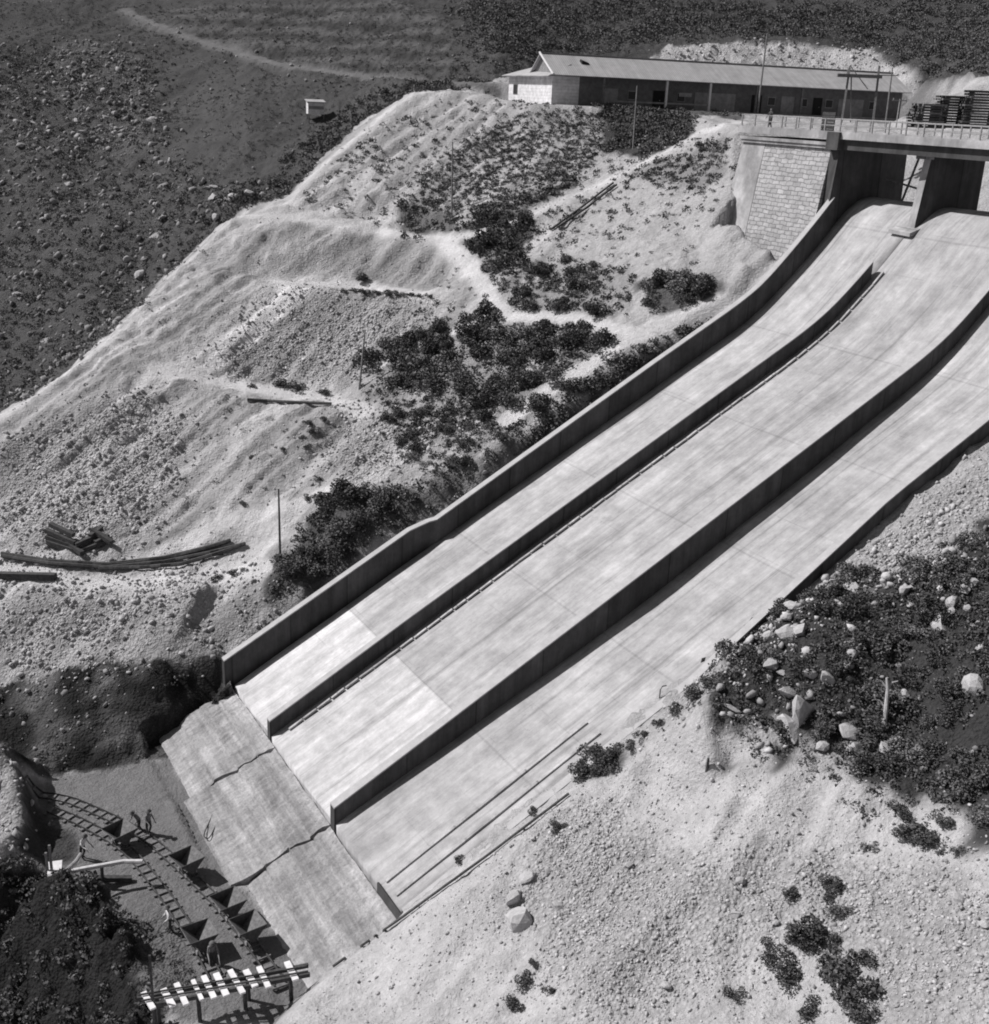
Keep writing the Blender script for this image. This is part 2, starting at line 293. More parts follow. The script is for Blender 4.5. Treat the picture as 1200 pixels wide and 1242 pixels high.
# middle slope above the chute
def onSw(px, py, s): r = ray(px, py); return CAM+r*((s-(CAM-O)@SU)/(r@SU))
for a in [(889, 165, 57.5), (888, 200, 54.5), (886, 240, 52), (893, 268, 50.2), (915, 295, 50.0), (942, 318, 49.6), (880, 285, 48.5), (905, 318, 47)]: CP.append(onSw(*a))
pts([(450, 620, 93), (450, 490, 105), (450, 360, 120), (450, 300, 127), (450, 240, 134), (470, 135, 148), (330, 600, 97), (470, 540, 99), (400, 560, 99), (560, 520, 98), (620, 470, 101), (540, 430, 108), (620, 385, 108), (450, 430, 112),
     (540, 350, 117), (600, 320, 117), (690, 370, 106), (760, 340, 106), (700, 290, 117), (640, 250, 124), (560, 270, 126), (720, 225, 126), (800, 190, 124), (760, 260, 117), (800, 300, 108), (850, 300, 106.5), (820, 270, 112), (850, 220, 114), (880, 172, 119),
     (890, 152, 121), (830, 280, 110), (800, 330, 104), (865, 345, 101.5), (740, 150, 138), (800, 145, 136), (680, 190, 134), (600, 180, 139), (520, 200, 138.5), (560, 140, 146), (640, 140, 143), (850, 142, 130)])
for s in np.arange(0, 50, 1.7):
    dp = float(np.interp(s, [0, 4, 12, 20, 38, 46, 50], [1.0, 2.0, 2.4, 2.2, 1.9, .9, .7])); up_ = float(np.interp(s, [0, 6, 14, 20, 38, 46, 50], [.2, .8, .7, .15, .0, -.1, -.3])); w_ = float(np.interp(s, [0, 8, 16, 24, 50], [3.0, 2.6, 1.9, 1.5, 1.2]))
    top = zf(s)+hL(s); jw = .5*math.sin(s*1.1)+.3*math.sin(s*2.7)
    CP.append(L2W(-2.0, s, top-dp)); CP.append(L2W(-3.0, s, top-dp-.2)); CP.append(L2W(-3.2-w_*.35+jw*.3, s, top-dp*.35)); CP.append(L2W(-3.3-w_+jw, s, top+up_)); CP.append(L2W(-4.8-w_+jw, s, top+up_+.35)); CP.append(L2W(-6.6-w_+jw, s, top+up_+.75))
# cliff above the pit, pit floor
for a in [(-80, 950), (0, 935), (60, 932), (120, 926), (175, 921), (212, 908), (150, 940), (60, 950), (100, 1000), (200, 1000), (250, 1050), (300, 1130), (350, 1185), (130, 1080), (180, 1150), (230, 1200), (290, 1235), (300, 1180)]: CP.append(PZ(a[0], a[1], ZPIT))
CP.append(PZ(262, 862, ZPIT+.3)); CP.append(PZ(240, 880, ZPIT+.1))
# rock outcrop in front of the pit
line([(-40, 905, 75.5), (0, 900, 74), (22, 930, 73.2), (26, 985, 69.5), (0, 1028, 66.5)]); line([(0, 1030, 66.5), (60, 1062, 64.6), (112, 1078, 63.4), (155, 1125, 61.4), (168, 1180, 59.8), (188, 1240, 58), (215, 1300, 55)])
line([(-10, 1150, 65.3), (60, 1160, 62.9), (110, 1185, 61.3), (140, 1242, 58.9)]); line([(-40, 1245, 64.6), (60, 1245, 61.6), (118, 1245, 59.8), (150, 1300, 57)]); pts([(0, 1400, 58), (150, 1400, 54)])
line([(46, 71.5, ZPIT), (66, 66.4, ZPIT), (118, 64.7, ZPIT), (163, 62.5, ZPIT), (178, 60.8, ZPIT), (202, 58.8, ZPIT)], 'd'); pts([(46, 75, ZPIT), (40, 79, ZPIT)], 'd')
pts([(-200, 700, 96), (-200, 850, 90), (-200, 1000, 76), (-200, 1300, 62), (-200, 550, 104)])
# near bank
line([(488, 1106, 61.4), (440, 1150, 59.6), (405, 1178, 58.2), (345, 1236, 55.2), (325, 1270, 53.5)]); line([(395, 1172), (372, 1195), (335, 1236)], 'd') if False else None
for a in [(396, 1172), (366, 1200), (338, 1232), (318, 1258)]: CP.append(PZ(a[0], a[1], ZPIT))
for s in np.arange(0, 58, 2.5): CP.append(L2W(28.0, s, zf(s)+(hR(s)+.12 if s < 18 else hR(s)-.2-.75*min(1, (s-18)/10))))
pts([(850, 866, 60.6), (800, 894, 62.2), (905, 908, 59.6), (864, 915, 58.9), (880, 975, 56.6), (760, 940, 63.3), (880, 800, 63.5), (960, 740, 65.8), (1000, 800, 61), (1100, 720, 64.5), (1200, 640, 66.5), (1200, 590, 69), (1200, 800, 58), (1200, 950, 53), (1000, 940, 57), (1100, 870, 58.4), (930, 880, 60.2),
     (1200, 1000, 50), (1200, 1242, 42), (850, 1242, 47), (850, 1050, 54), (860, 960, 58.6), (700, 1000, 60.4), (700, 1242, 49), (550, 1242, 52), (550, 1110, 58.3), (620, 1060, 59.6), (600, 1150, 55.5), (700, 1110, 55), (950, 1150, 48.8), (1050, 1100, 49.5), (430, 1242, 53.5), (480, 1170, 57), (1000, 1030, 53.5), (1100, 1000, 52.5),
     (1330, 640, 64), (1400, 900, 50), (1400, 1242, 38), (1250, 1450, 34), (800, 1450, 40), (500, 1450, 46), (320, 1450, 49), (1400, 540, 70), (1500, 400, 76)])
# far corners
for x, y, z in [(-320, 20, -10), (320, 20, 10), (-320, 120, 10), (-320, 380, 75), (0, 380, 80), (320, 380, 80), (320, 120, 45), (-120, 20, -6), (60, 18, 15), (-90, 60, 2), (-80, 90, 12), (120, 90, 45), (-160, 200, 45), (160, 200, 62)]: CP.append(np.array([x, y, z], float))
CP = np.array(CP)
# thin out near-duplicates, triangulate, sample on a graded grid
keep = []
for i, p in enumerate(CP):
    if all((p[0]-CP[j][0])**2+(p[1]-CP[j][1])**2 > .35 for j in keep): keep.append(i)
CP = CP[keep]
def graded(a, b, h, lo, hi, g=1.045, mid=None, cap=6):
    c = list(np.arange(a, b, h)); x = a; d = h; pre = []
    while x > lo: d = min(d*g, cap if mid is not None and x > mid[0] else 6); x -= d; pre.append(x)
    x = c[-1]; d = h
    while x < hi: d = min(d*g, cap if mid is not None and x < mid[1] else 6); x += d; c.append(x)
    return np.array(pre[::-1]+c)
GX = graded(-40, 46, .23, -300, 300, 1.045, (-85, 85), .5); GY = graded(46, 120, .23, 22, 370, 1.03, (0, 225), .5)
XX, YY = np.meshgrid(GX, GY); ZZ = np.full(XX.shape, np.nan)
_r = delaunay_2d_cdt([Vector(p[:2]) for p in CP], [], [], 0, 1e-5)
tv = np.array([v[:] for v in _r[0]]); tz = np.array([CP[o[0]][2] for o in _r[3]])
for a, b, c in _r[2]:
    pa, pb, pc = tv[a], tv[b], tv[c]
    x0, x1 = np.searchsorted(GX, [min(pa[0], pb[0], pc[0]), max(pa[0], pb[0], pc[0])]); y0, y1 = np.searchsorted(GY, [min(pa[1], pb[1], pc[1]), max(pa[1], pb[1], pc[1])])
    if x1 <= x0 or y1 <= y0: continue
    X = XX[y0:y1, x0:x1]; Y = YY[y0:y1, x0:x1]; d = (pb[1]-pc[1])*(pa[0]-pc[0])+(pc[0]-pb[0])*(pa[1]-pc[1])
    if abs(d) < 1e-9: continue
    w0 = ((pb[1]-pc[1])*(X-pc[0])+(pc[0]-pb[0])*(Y-pc[1]))/d; w1 = ((pc[1]-pa[1])*(X-pc[0])+(pa[0]-pc[0])*(Y-pc[1]))/d; w2 = 1-w0-w1
    k = (w0 > -1e-6) & (w1 > -1e-6) & (w2 > -1e-6); ZZ[y0:y1, x0:x1][k] = (w0*tz[a]+w1*tz[b]+w2*tz[c])[k]
ZZ[np.isnan(ZZ)] = 0
def blur(A, n):
    for _ in range(n):
        A = np.pad(A, 1, mode='edge'); A = (A[:-2]+2*A[1:-1]+A[2:])/4; A = (A[:, :-2]+2*A[:, 1:-1]+A[:, 2:])/4
    return A
ZZ = blur(ZZ, 1)
def Hs(x, y, A=None):
    A = ZZ if A is None else A; x = np.asarray(x, float); y = np.asarray(y, float)
    i = np.clip(np.searchsorted(GX, x)-1, 0, len(GX)-2); j = np.clip(np.searchsorted(GY, y)-1, 0, len(GY)-2)
    u = np.clip((x-GX[i])/(GX[i+1]-GX[i]), 0, 1); v = np.clip((y-GY[j])/(GY[j+1]-GY[j]), 0, 1)
    return (A[j, i]*(1-u)+A[j, i+1]*u)*(1-v)+(A[j+1, i]*(1-u)+A[j+1, i+1]*u)*v
_zs = np.concatenate([np.arange(40, 130, .15), np.arange(130, 290, .4)])
def GR(px, py):                                              # the ground point seen at a place in the photo
    r = ray(px, py); q = CAM[:, None]+r[:, None]*_zs; d = q[2]-Hs(q[0], q[1]); k = np.where(d < 0)[0]
    z = _zs[k[0]] if len(k) else 270.0
    if len(k) and k[0] > 0: a, b = d[k[0]-1], d[k[0]]; z = _zs[k[0]-1]+(_zs[k[0]]-_zs[k[0]-1])*a/(a-b)
    p = CAM+r*z; p[2] = float(Hs(p[0], p[1])); return p
def poly(ps):
    out = []
    for a, b in zip(ps, ps[1:]+ps[:1]):
        for i in range(3): out.append(GR(a[0]+(b[0]-a[0])*i/3, a[1]+(b[1]-a[1])*i/3)[:2])
    return np.array(out)
def inside(x, y, pg):
    r = np.zeros(np.shape(x), bool); n = len(pg)
    bb = (x >= pg[:, 0].min()) & (x <= pg[:, 0].max()) & (y >= pg[:, 1].min()) & (y <= pg[:, 1].max()); xs, ys = x[bb], y[bb]; rr = np.zeros(xs.shape, bool)
    for i in range(n):
        x1, y1 = pg[i]; x2, y2 = pg[(i+1) % n]
        if y1 == y2: continue
        rr ^= ((y1 > ys) != (y2 > ys)) & (xs < (x2-x1)*(ys-y1)/(y2-y1)+x1)
    r[bb] = rr; return r
def distline(x, y, pl):
    d = np.full(np.shape(x), 1e9)
    for a, b in zip(pl, pl[1:]):
        ab = b-a; t = np.clip(((x-a[0])*ab[0]+(y-a[1])*ab[1])/(ab@ab+1e-9), 0, 1); d = np.minimum(d, np.hypot(x-a[0]-t*ab[0], y-a[1]-t*ab[1]))
    return d
# ------------------------------------------------------------------ ground cover by area
JX = XX+fbm(XX/2.2, YY/2.2, 3)*1.1; JY = YY+fbm(XX/2.2, YY/2.2, 5)*1.1
PG = {}
def region(name, ps): PG[name] = poly(ps); return PG[name]
ALB = np.full(XX.shape, .43); GRN = np.full(XX.shape, .38); AMP = np.full(XX.shape, .22); CLS = np.zeros(XX.shape, int)
def paint(name, ps, alb=None, grain=None, amp=None, cls=None):
    k = inside(JX, JY, region(name, ps))
    if alb is not None: ALB[k] = alb
    if grain is not None: GRN[k] = grain
    if amp is not None: AMP[k] = amp
    if cls is not None: CLS[k] = cls
    return k
hill_k = paint('hill', [(-90, 1), (300, 1), (600, 1), (900, 1), (1290, 1), (1290, 85), (1125, 104), (1105, 84), (1050, 66), (920, 57), (800, 60), (740, 66), (620, 93), (560, 106), (500, 110), (440, 146), (396, 186), (348, 238), (286, 256), (200, 338), (112, 423), (50, 476), (0, 501), (-90, 530)], .088, .5, .35, 1)
far = (YY > 190) & (ZZ > 44); CLS[far] = 1; ALB[far] = .075; GRN[far] = .5
k = paint('scree', [(60, 62), (110, 45), (170, 60), (190, 110), (180, 170), (150, 190), (100, 170), (70, 120)], .12, .9)
k = paint('field', [(190, 5), (520, 5), (560, 90), (420, 92), (290, 62), (210, 45)]); ALB[k] = .09*(1+.35*np.sin(ZZ[k]*2.6+fbm(XX[k]/6, YY[k]/6, 9)*2))
k = paint('smooth_hill', [(200, 60), (290, 70), (420, 105), (360, 180), (330, 220), (220, 210), (190, 130)], .078, .2, .2)
paint('bank_cut', [(790, 72), (800, 57), (920, 52), (1050, 60), (1108, 92), (1090, 108), (900, 98)], .55, .6, .3, 0)
paint('rubble_heap', [(340, 352), (510, 366), (520, 400), (440, 440), (430, 470), (300, 458), (240, 438)], .37, 1.0, .18)
paint('rubble_low', [(0, 540), (60, 520), (180, 480), (230, 520), (170, 660), (60, 665), (0, 640)], .42, 1.0, .18)
paint('rubble_mid', [(420, 490), (480, 520), (490, 570), (440, 590), (400, 560), (390, 510)], .42, 1.0, .18)
paint('mound', [(400, 1182), (490, 1107), (690, 968), (850, 862), (1000, 938), (1215, 990), (1215, 1241), (345, 1241)], .48, .25, .14)
paint('rubble_near', [(640, 1020), (700, 970), (780, 1000), (870, 1060), (1000, 1040), (1150, 1050), (1230, 1100), (1230, 1240), (1080, 1240), (1060, 1180), (960, 1120), (860, 1160), (800, 1240), (720, 1240), (640, 1130)], .45, 1.0, .16)
paint('rubble_right', [(1065, 652), (1205, 558), (1210, 640), (1110, 690), (960, 750), (900, 790), (850, 850), (790, 890), (800, 855)], .42, 1.0, .16)
paint('cliff_rim', [(0, 740), (100, 730), (330, 715), (330, 745), (260, 800), (130, 800), (0, 830)], .34, .8, .22)
paint('cliff', [(-60, 832), (0, 830), (60, 816), (130, 802), (200, 798), (268, 796), (285, 850), (215, 912), (120, 930), (0, 938), (-60, 950)], .055, .9, .35)  # cliff face in shadow, that shade partly painted as dark colour
paint('pit', [(30, 945), (120, 930), (215, 914), (260, 975), (310, 1085), (400, 1172), (340, 1236), (200, 1241), (172, 1185), (158, 1122), (112, 1074), (60, 1056), (35, 1020)], .19, .25, .05, 2)
paint('spoil_in_pit', [(150, 1130), (200, 1110), (235, 1165), (245, 1195), (190, 1205), (160, 1180)], .17, 1.0, .3)
paint('outcrop', [(0, 1030), (60, 1060), (112, 1076), (155, 1123), (168, 1178), (188, 1239), (200, 1300), (-90, 1330), (-90, 1032)], .028, .8, .9)  # dark rock, its shaded face darkened further in the colour
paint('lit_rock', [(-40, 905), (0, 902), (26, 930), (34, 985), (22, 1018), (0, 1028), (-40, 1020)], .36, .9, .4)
paint('near_scrub', [(872, 800), (905, 760), (960, 728), (1030, 700), (1110, 688), (1210, 628), (1290, 640), (1300, 1010), (1130, 990), (1080, 955), (1010, 925), (950, 925), (905, 895), (870, 865)], .055, .7, .3)
k = inside(XX+fbm(XX/3, YY/3, 13, 4)*4.5, YY+fbm(XX/3, YY/3, 15, 4)*4.5, PG['near_scrub']); ALB[(~k) & inside(JX, JY, PG['near_scrub'])] = .36; ALB[k] = .055
paint('foot_scrub', [(690, 938), (720, 908), (760, 902), (770, 925), (735, 950), (700, 952)], .10, .6, .15)
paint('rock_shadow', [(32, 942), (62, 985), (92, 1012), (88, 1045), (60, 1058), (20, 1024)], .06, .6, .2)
paint('bench_face', [(355, 270), (535, 298), (560, 345), (515, 352), (420, 338), (345, 335)], .33, .5)  # bench slope darkened in colour to mimic its weaker sun
paint('bench_face_low', [(262, 478), (400, 494), (430, 520), (400, 590), (330, 615), (250, 640), (160, 685), (180, 640), (240, 560)], .40, .4)  # lower bench slope, its dimmer light put into the colour
paint('bright_streak', [(234, 444), (343, 347), (374, 350), (274, 442)], .66, .1, .05)  # bright streak set in colour, part of the painted sun contrast
paint('sunlit_rim', [(0, 510), (110, 434), (200, 349), (285, 266), (320, 270), (235, 350), (150, 440), (60, 505), (0, 540)], .50, .2)  # rim faces turned to the sun, brightened in colour
paint('gully', [(180, 425), (300, 300), (330, 285), (310, 310), (215, 410)], .33, .4)  # gully shade painted into the ground colour
paint('trench_bank', [(330, 720), (350, 690), (440, 625), (530, 570), (640, 530), (740, 455), (878, 368), (884, 380), (740, 478), (640, 552), (548, 612), (520, 616), (400, 705), (335, 745)], .2, .6, .5)
VEG = [('v_dense', [(440, 445), (500, 402), (600, 378), (700, 395), (770, 420), (740, 455), (690, 480), (640, 505), (560, 492), (480, 465)], .30), ('v_tri', [(535, 290), (630, 245), (650, 285), (625, 320), (570, 305)], .08), ('v_shed', [(722, 125), (840, 140), (842, 165), (795, 192), (735, 185)], .055),
       ('v_path', [(552, 300), (630, 320), (700, 310), (760, 330), (740, 385), (650, 380), (600, 365)], .36), ('v_wallside', [(325, 705), (350, 660), (400, 600), (440, 590), (520, 600), (500, 625), (380, 705), (330, 735)], .10), ('v_cone', [(765, 345), (810, 338), (868, 340), (880, 372), (800, 388)], .12),
       ('b1', [(485, 250), (545, 245), (560, 275), (520, 295), (485, 285)], .14), ('b2', [(600, 238), (690, 207), (700, 225), (620, 262), (560, 278)], .16), ('b3', [(760, 205), (830, 188), (885, 165), (880, 215), (850, 232), (780, 220)], .27), ('b4', [(545, 300), (600, 300), (640, 340), (700, 325), (770, 320), (765, 382), (640, 390), (590, 350)], .33), ('b6', [(420, 460), (470, 470), (640, 512), (615, 545), (500, 522)], .35), ('v_strip', [(630, 530), (740, 455), (870, 375), (878, 385), (740, 480), (640, 545)], .10), ('v_low', [(465, 500), (560, 500), (640, 520), (560, 575), (490, 560)], .36), ('v_upper', [(500, 215), (580, 165), (660, 130), (722, 135), (730, 185), (690, 225), (580, 265), (510, 250)], .36), ('terrace', [(600, 112), (674, 118), (900, 138), (900, 146), (740, 128), (610, 117)], .12), ('yard', [(880, 140), (1190, 150), (1190, 120), (1100, 112)], .2)]
for n, ps, a in VEG: paint(n, ps, a, .5, .15)
pathdefs = [('footpath', .75, [(895, 147), (850, 160), (800, 188), (720, 228), (640, 262), (580, 283), (530, 292)]), ('footpath', .8, [(530, 292), (560, 310), (590, 350), (606, 382)]), ('footpath', 1.0, [(530, 290), (480, 283), (420, 273), (345, 262), (300, 262)]), ('footpath', 1.15, [(512, 356), (420, 347), (340, 343)]),
            ('footpath', 1.1, [(188, 447), (300, 470), (400, 483), (440, 500)]), ('footpath', .9, [(0, 690), (90, 705), (180, 708), (320, 690)]), ('footpath', .6, [(150, 690), (260, 640), (330, 620), (400, 595)]), ('footpath', .7, [(613, 384), (687, 384), (748, 398), (783, 408)]), ('footpath', .9, [(874, 367), (791, 397), (748, 419), (670, 471), (612, 512)]), ('footpath', .45, [(600, 384), (530, 410), (456, 445)]), ('hill_track', 1.0, [(150, 12), (190, 30), (250, 52), (330, 76), (420, 90), (500, 98), (600, 103)])]
PDIST = np.full(XX.shape, 1e9)
for nm, w, ps in pathdefs:
    pl = np.array([GR(ps[i][0]+(ps[i+1][0]-ps[i][0])*j/4, ps[i][1]+(ps[i+1][1]-ps[i][1])*j/4)[:2] for i in range(len(ps)-1) for j in range(4)]+[GR(*ps[-1])[:2]])
    d = distline(XX+fbm(XX/1.5, YY/1.5, 31)*.35, YY+fbm(XX/1.5, YY/1.5, 33)*.35, pl); k = d < w; PDIST = np.minimum(PDIST, d)
    if nm == 'hill_track': ALB[k] = .17; CLS[k] = 4
    else: ALB[k] = .60; CLS[k] = 3  # pale paths; on the benches the tone also stands in for sunlit flats
    GRN[k] = .15; AMP[k] = .03
kc = inside(JX, JY, PG['cliff']); ALB[kc] *= np.clip(.75+fbm(XX[kc]/2.5, ZZ[kc]/.8, 501, 4)*2.6, .35, 3.2)  # paler bands stand in for sunlit ledges on the cliff
stk = fbm((XX*.80-YY*.60)/1.1, (XX*.60+YY*.80)/14, 601, 4); kh = (CLS == 0) & (YY > 70) & (XX < 5); ALB[kh] *= np.clip(1.07+stk[kh]*.7, .6, 1.4)
ALB = blur(ALB, 1); GRN = blur(GRN, 14)
calm = np.clip((PDIST-.8)/2.0, .12, 1); calm = blur(calm, 2)
# relief: fall-line gullies on the heaps, lumps everywhere, stones where coarse
heap = inside(XX, YY, poly([(285, 264), (540, 296), (560, 340), (520, 400), (440, 470), (480, 540), (420, 600), (300, 665), (150, 690), (0, 655), (-60, 640), (-60, 535), (0, 507), (110, 432), (200, 347)])).astype(float); heap = blur(heap, 6)
q = XX*.80-YY*.60; al = XX*.60+YY*.80
gul = 1-np.abs(fbm(q/2.6, al/16, 41, 3)); ZZ += calm*heap*((gul-.75)*1.1+((1-np.abs(fbm(q/.9, al/9, 45, 3)))-.7)*.42+fbm(XX/4, YY/4, 47, 3)*.3)
upper = blur(inside(XX, YY, poly([(350, 248), (455, 152), (560, 115), (620, 120), (560, 260), (430, 262)])).astype(float), 6)
q2 = XX*.72-YY*.69; ZZ += upper*((1-np.abs(fbm(q2/2.2, (XX*.69+YY*.72)/14, 43, 3)))-.75)*1.1+upper*((1-np.abs(fbm(q2/.9, (XX*.69+YY*.72)/8, 46, 3)))-.7)*.45
near = blur(inside(XX, YY, poly([(400, 1180), (490, 1105), (700, 965), (850, 868), (1000, 940), (1220, 990), (1220, 1240), (340, 1240)])).astype(float), 6)
ZZ += near*(fbm(XX/7, YY/7, 51, 4)*.8+(1-np.abs(fbm((XX*.8-YY*.6)/3.2, (XX*.6+YY*.8)/11, 53, 4))**.8)*.75-.5)
AMPs = blur(AMP, 5)
ZZ += AMPs*(fbm(XX/1.6, YY/1.6, 61, 4)*1.3+fbm(XX/.55, YY/.55, 71, 2)*.7)+np.where(CLS == 1, fbm(XX/14, YY/14, 81, 4)*1.6, 0)*np.clip((YY-118)/20, 0, 1)
# carve the trench of the spillway, the shed floor
T = (XX-O[0])*TB[0]+(YY-O[1])*TB[1]; S = (XX-O[0])*SU[0]+(YY-O[1])*SU[1]
ss = np.linspace(-2, 70, 400); zfv = np.array([zf(a) for a in ss])
FZ = np.interp(S, ss, zfv)+O[2]
k = (T > -1.75) & (T < np.where((S > 3) & (S < 24), 27.0+fbm(XX/1.4, YY/1.4, 203, 3)*1.1, 27.6)) & (S > -.3) & (S < 66); ZZ[k] = np.minimum(ZZ[k], FZ[k]-.9)
k = (T > -.4) & (T < 27.9) & (S > -7) & (S <= -.3); ZZ[k] = np.minimum(ZZ[k], ZPIT-.15)
TLc = onS(900, 152.5, 53.2)[0]+1.1; zc_ = onS(893, 268, 50.2)[1]; k = (T > TLc-1.5) & (T < -.5) & (S > 49.9) & (S < 53.0); ZZ[k] = np.minimum(ZZ[k], O[2]+np.interp(T[k], [TLc-1.5, TLc+4, -1], [zc_+.2, 28.0, 25.5])+np.where(T[k] < TLc, (S[k]-49.9)*1.3, 0)); k = (T > TLc) & (T < -.5) & (S >= 53.5) & (S < 60); ZZ[k] = np.minimum(ZZ[k], O[2]+38.2)
SA = PD(669, 146, 44.4); SB = PD(1090, 163, 43.4); SDIR = SB-SA; SLEN = float(np.hypot(SDIR[0], SDIR[1])); SANG = math.atan2(SDIR[1], SDIR[0])
lx = (XX-SA[0])*math.cos(SANG)+(YY-SA[1])*math.sin(SANG); ly = -(XX-SA[0])*math.sin(SANG)+(YY-SA[1])*math.cos(SANG)
wt = np.clip((lx+6)/2.5, 0, 1)*np.clip((SLEN+4-lx)/3, 0, 1)*np.clip((ly+6)/3.6, 0, 1)*np.clip((17-ly)/3, 0, 1); ZZ = ZZ*(1-wt)+(44.1-.3*np.clip(lx/SLEN, 0, 1))*wt
# build the sheets
def sheets():
    ny, nx = XX.shape; idx = np.arange(ny*nx).reshape(ny, nx)
    V = np.stack([XX, YY, ZZ], -1).reshape(-1, 3); quads = np.stack([idx[:-1, :-1], idx[:-1, 1:], idx[1:, 1:], idx[1:, :-1]], -1).reshape(-1, 4)
    c = CLS[:-1, :-1].reshape(-1)
    for cid, nm in ((0, 'ground'), (1, 'hills'), (2, 'pit_floor'), (3, 'footpath'), (4, 'hill_track')):
        q = quads[c == cid]; u, inv = np.unique(q, return_inverse=True); q = inv.reshape(-1, 4)
        me = bpy.data.meshes.new(nm); me.vertices.add(len(u)); me.vertices.foreach_set('co', V[u].astype(np.float32).ravel()); me.loops.add(q.size); me.loops.foreach_set('vertex_index', q.ravel().astype(np.int32))
        me.polygons.add(len(q)); me.polygons.foreach_set('loop_start', np.arange(0, q.size, 4, dtype=np.int32)); me.update(); me.validate()
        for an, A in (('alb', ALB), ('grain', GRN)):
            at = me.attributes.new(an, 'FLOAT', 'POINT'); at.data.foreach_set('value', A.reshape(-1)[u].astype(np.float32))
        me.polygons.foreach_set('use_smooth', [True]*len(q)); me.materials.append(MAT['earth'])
        o = bpy.data.objects.new(nm, me); COL.objects.link(o); o['kind'] = 'structure'
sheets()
# ------------------------------------------------------------------ the spillway
def sgrid(a, b, h): return list(np.linspace(a, b, max(2, int(round((b-a)/h))+1)))
spill = thing('spillway', 'long pale concrete spillway with three sloping bays, running from the bridge down to the pit', 'spillway', O, ROT)
bow = lambda s: float(np.interp(s, [0, 8, 20, 34, 45, 53], [0, .5, 1.15, .85, .3, .1]))
BAYS = [(lambda s: -1.0, lambda s: 6.85), (lambda s: 6.5, lambda s: 18.0+bow(s)), (lambda s: 17.8+bow(s), lambda s: 27.4)]
SV = sgrid(0, 42, 1.5)+sgrid(42.5, 66, .5)
def bay(i, t0, t1):
    m = MB(); n = 9; V = []; Fc = []
    lift = (0, -.05, .03)[i]
    for s in SV:
        for t in np.linspace(t0(s), t1(s), n): V.append((t, s, zf(s)+lift+.02*math.sin(s*.7+t)))
    for a in range(len(SV)-1):
        for b in range(n-1): Fc.append((a*n+b, a*n+b+1, (a+1)*n+b+1, (a+1)*n+b))
    k = len(V)
    for s in SV: V += [(t0(s), s, zf(s)-.8), (t1(s), s, zf(s)-.8)]
    for a in range(len(SV)-1):
        Fc += [(a*n, (a+1)*n, k+2*a+2, k+2*a), (a*n+n-1, k+2*a+1, k+2*a+3, (a+1)*n+n-1), (k+2*a, k+2*a+2, k+2*a+3, k+2*a+1)]
    V += [(t0(0), 0, zf(0)-.8), (t1(0), 0, zf(0)-.8)]; Fc.append(tuple(range(n))+(len(V)-1, len(V)-2))
    m.add(V, Fc); return m.build('chute_floor', MAT['floor'], spill, True)
for i, (a, b) in enumerate(BAYS): bay(i, a, b)
def wall(name, plan, thick, h, cap=True, label=None):
    """plan: (s, t) of the face towards the chute; thick < 0 goes to the left"""
    m = MB(); c = MB(); rings = []; caps = []
    for s, t in plan:
        z0 = zf(s)-.7; z1 = zf(s)+h(s); rings.append([(t, s, z0), (t+thick, s, z0), (t+thick, s, z1), (t, s, z1)])
        e = .015*np.sign(thick); caps.append([(t-e, s, z1+.002), (t+thick+e, s, z1+.002), (t+thick+e, s, z1+.10), (t-e, s, z1+.10)])
    m.sweep(rings); c.sweep(caps); o = m.build(name, MAT['wall'], spill)
    if cap: c.build('coping', MAT['coping'], o)
    if label: o['label'] = label
    return o
planL = [(s, -1.35) for s in sgrid(-.6, 15.6, 1.5)]+[(15.7, -1.32), (16.15, -.9), (16.8, -.9)]+[(s, -.9) for s in sgrid(17.5, 42, 1.5)+sgrid(42.5, 53.2, .5)]
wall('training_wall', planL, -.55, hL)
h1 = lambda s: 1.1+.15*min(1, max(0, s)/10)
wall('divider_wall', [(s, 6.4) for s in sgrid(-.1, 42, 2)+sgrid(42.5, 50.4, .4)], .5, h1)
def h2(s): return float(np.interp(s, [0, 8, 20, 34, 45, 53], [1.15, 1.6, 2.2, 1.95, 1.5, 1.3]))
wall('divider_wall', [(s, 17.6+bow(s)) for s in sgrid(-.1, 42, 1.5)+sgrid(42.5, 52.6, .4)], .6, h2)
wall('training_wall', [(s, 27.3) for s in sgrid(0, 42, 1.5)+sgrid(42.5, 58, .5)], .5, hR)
m = MB()   # thin kerb ribs near the foot of the right bay
for t in (24.6, 25.9):
    m.sweep([[(t, s, zf(s)-.1), (t+.16, s, zf(s)-.1), (t+.16, s, zf(s)+.16), (t, s, zf(s)+.16)] for s in sgrid(.3, 13, 1.5)])
m.build('kerb_rib', MAT['cap'], spill)
MB().box(24.4, 27.6, -.12, -.003, -.5, .16).build('end_sill', MAT['wall'], spill)
# cable-like construction strip beside the first divider
m = MB()
for a in np.arange(1, 50, 1.02): m.bar((7.62+random.uniform(-.03, .03), a, zf(a)+.07), (7.62+random.uniform(-.03, .03), a+random.uniform(.9, 1.0), zf(a+.98)+.07), .16, .12)
m.build('joint_strip', MAT['cap'], spill)
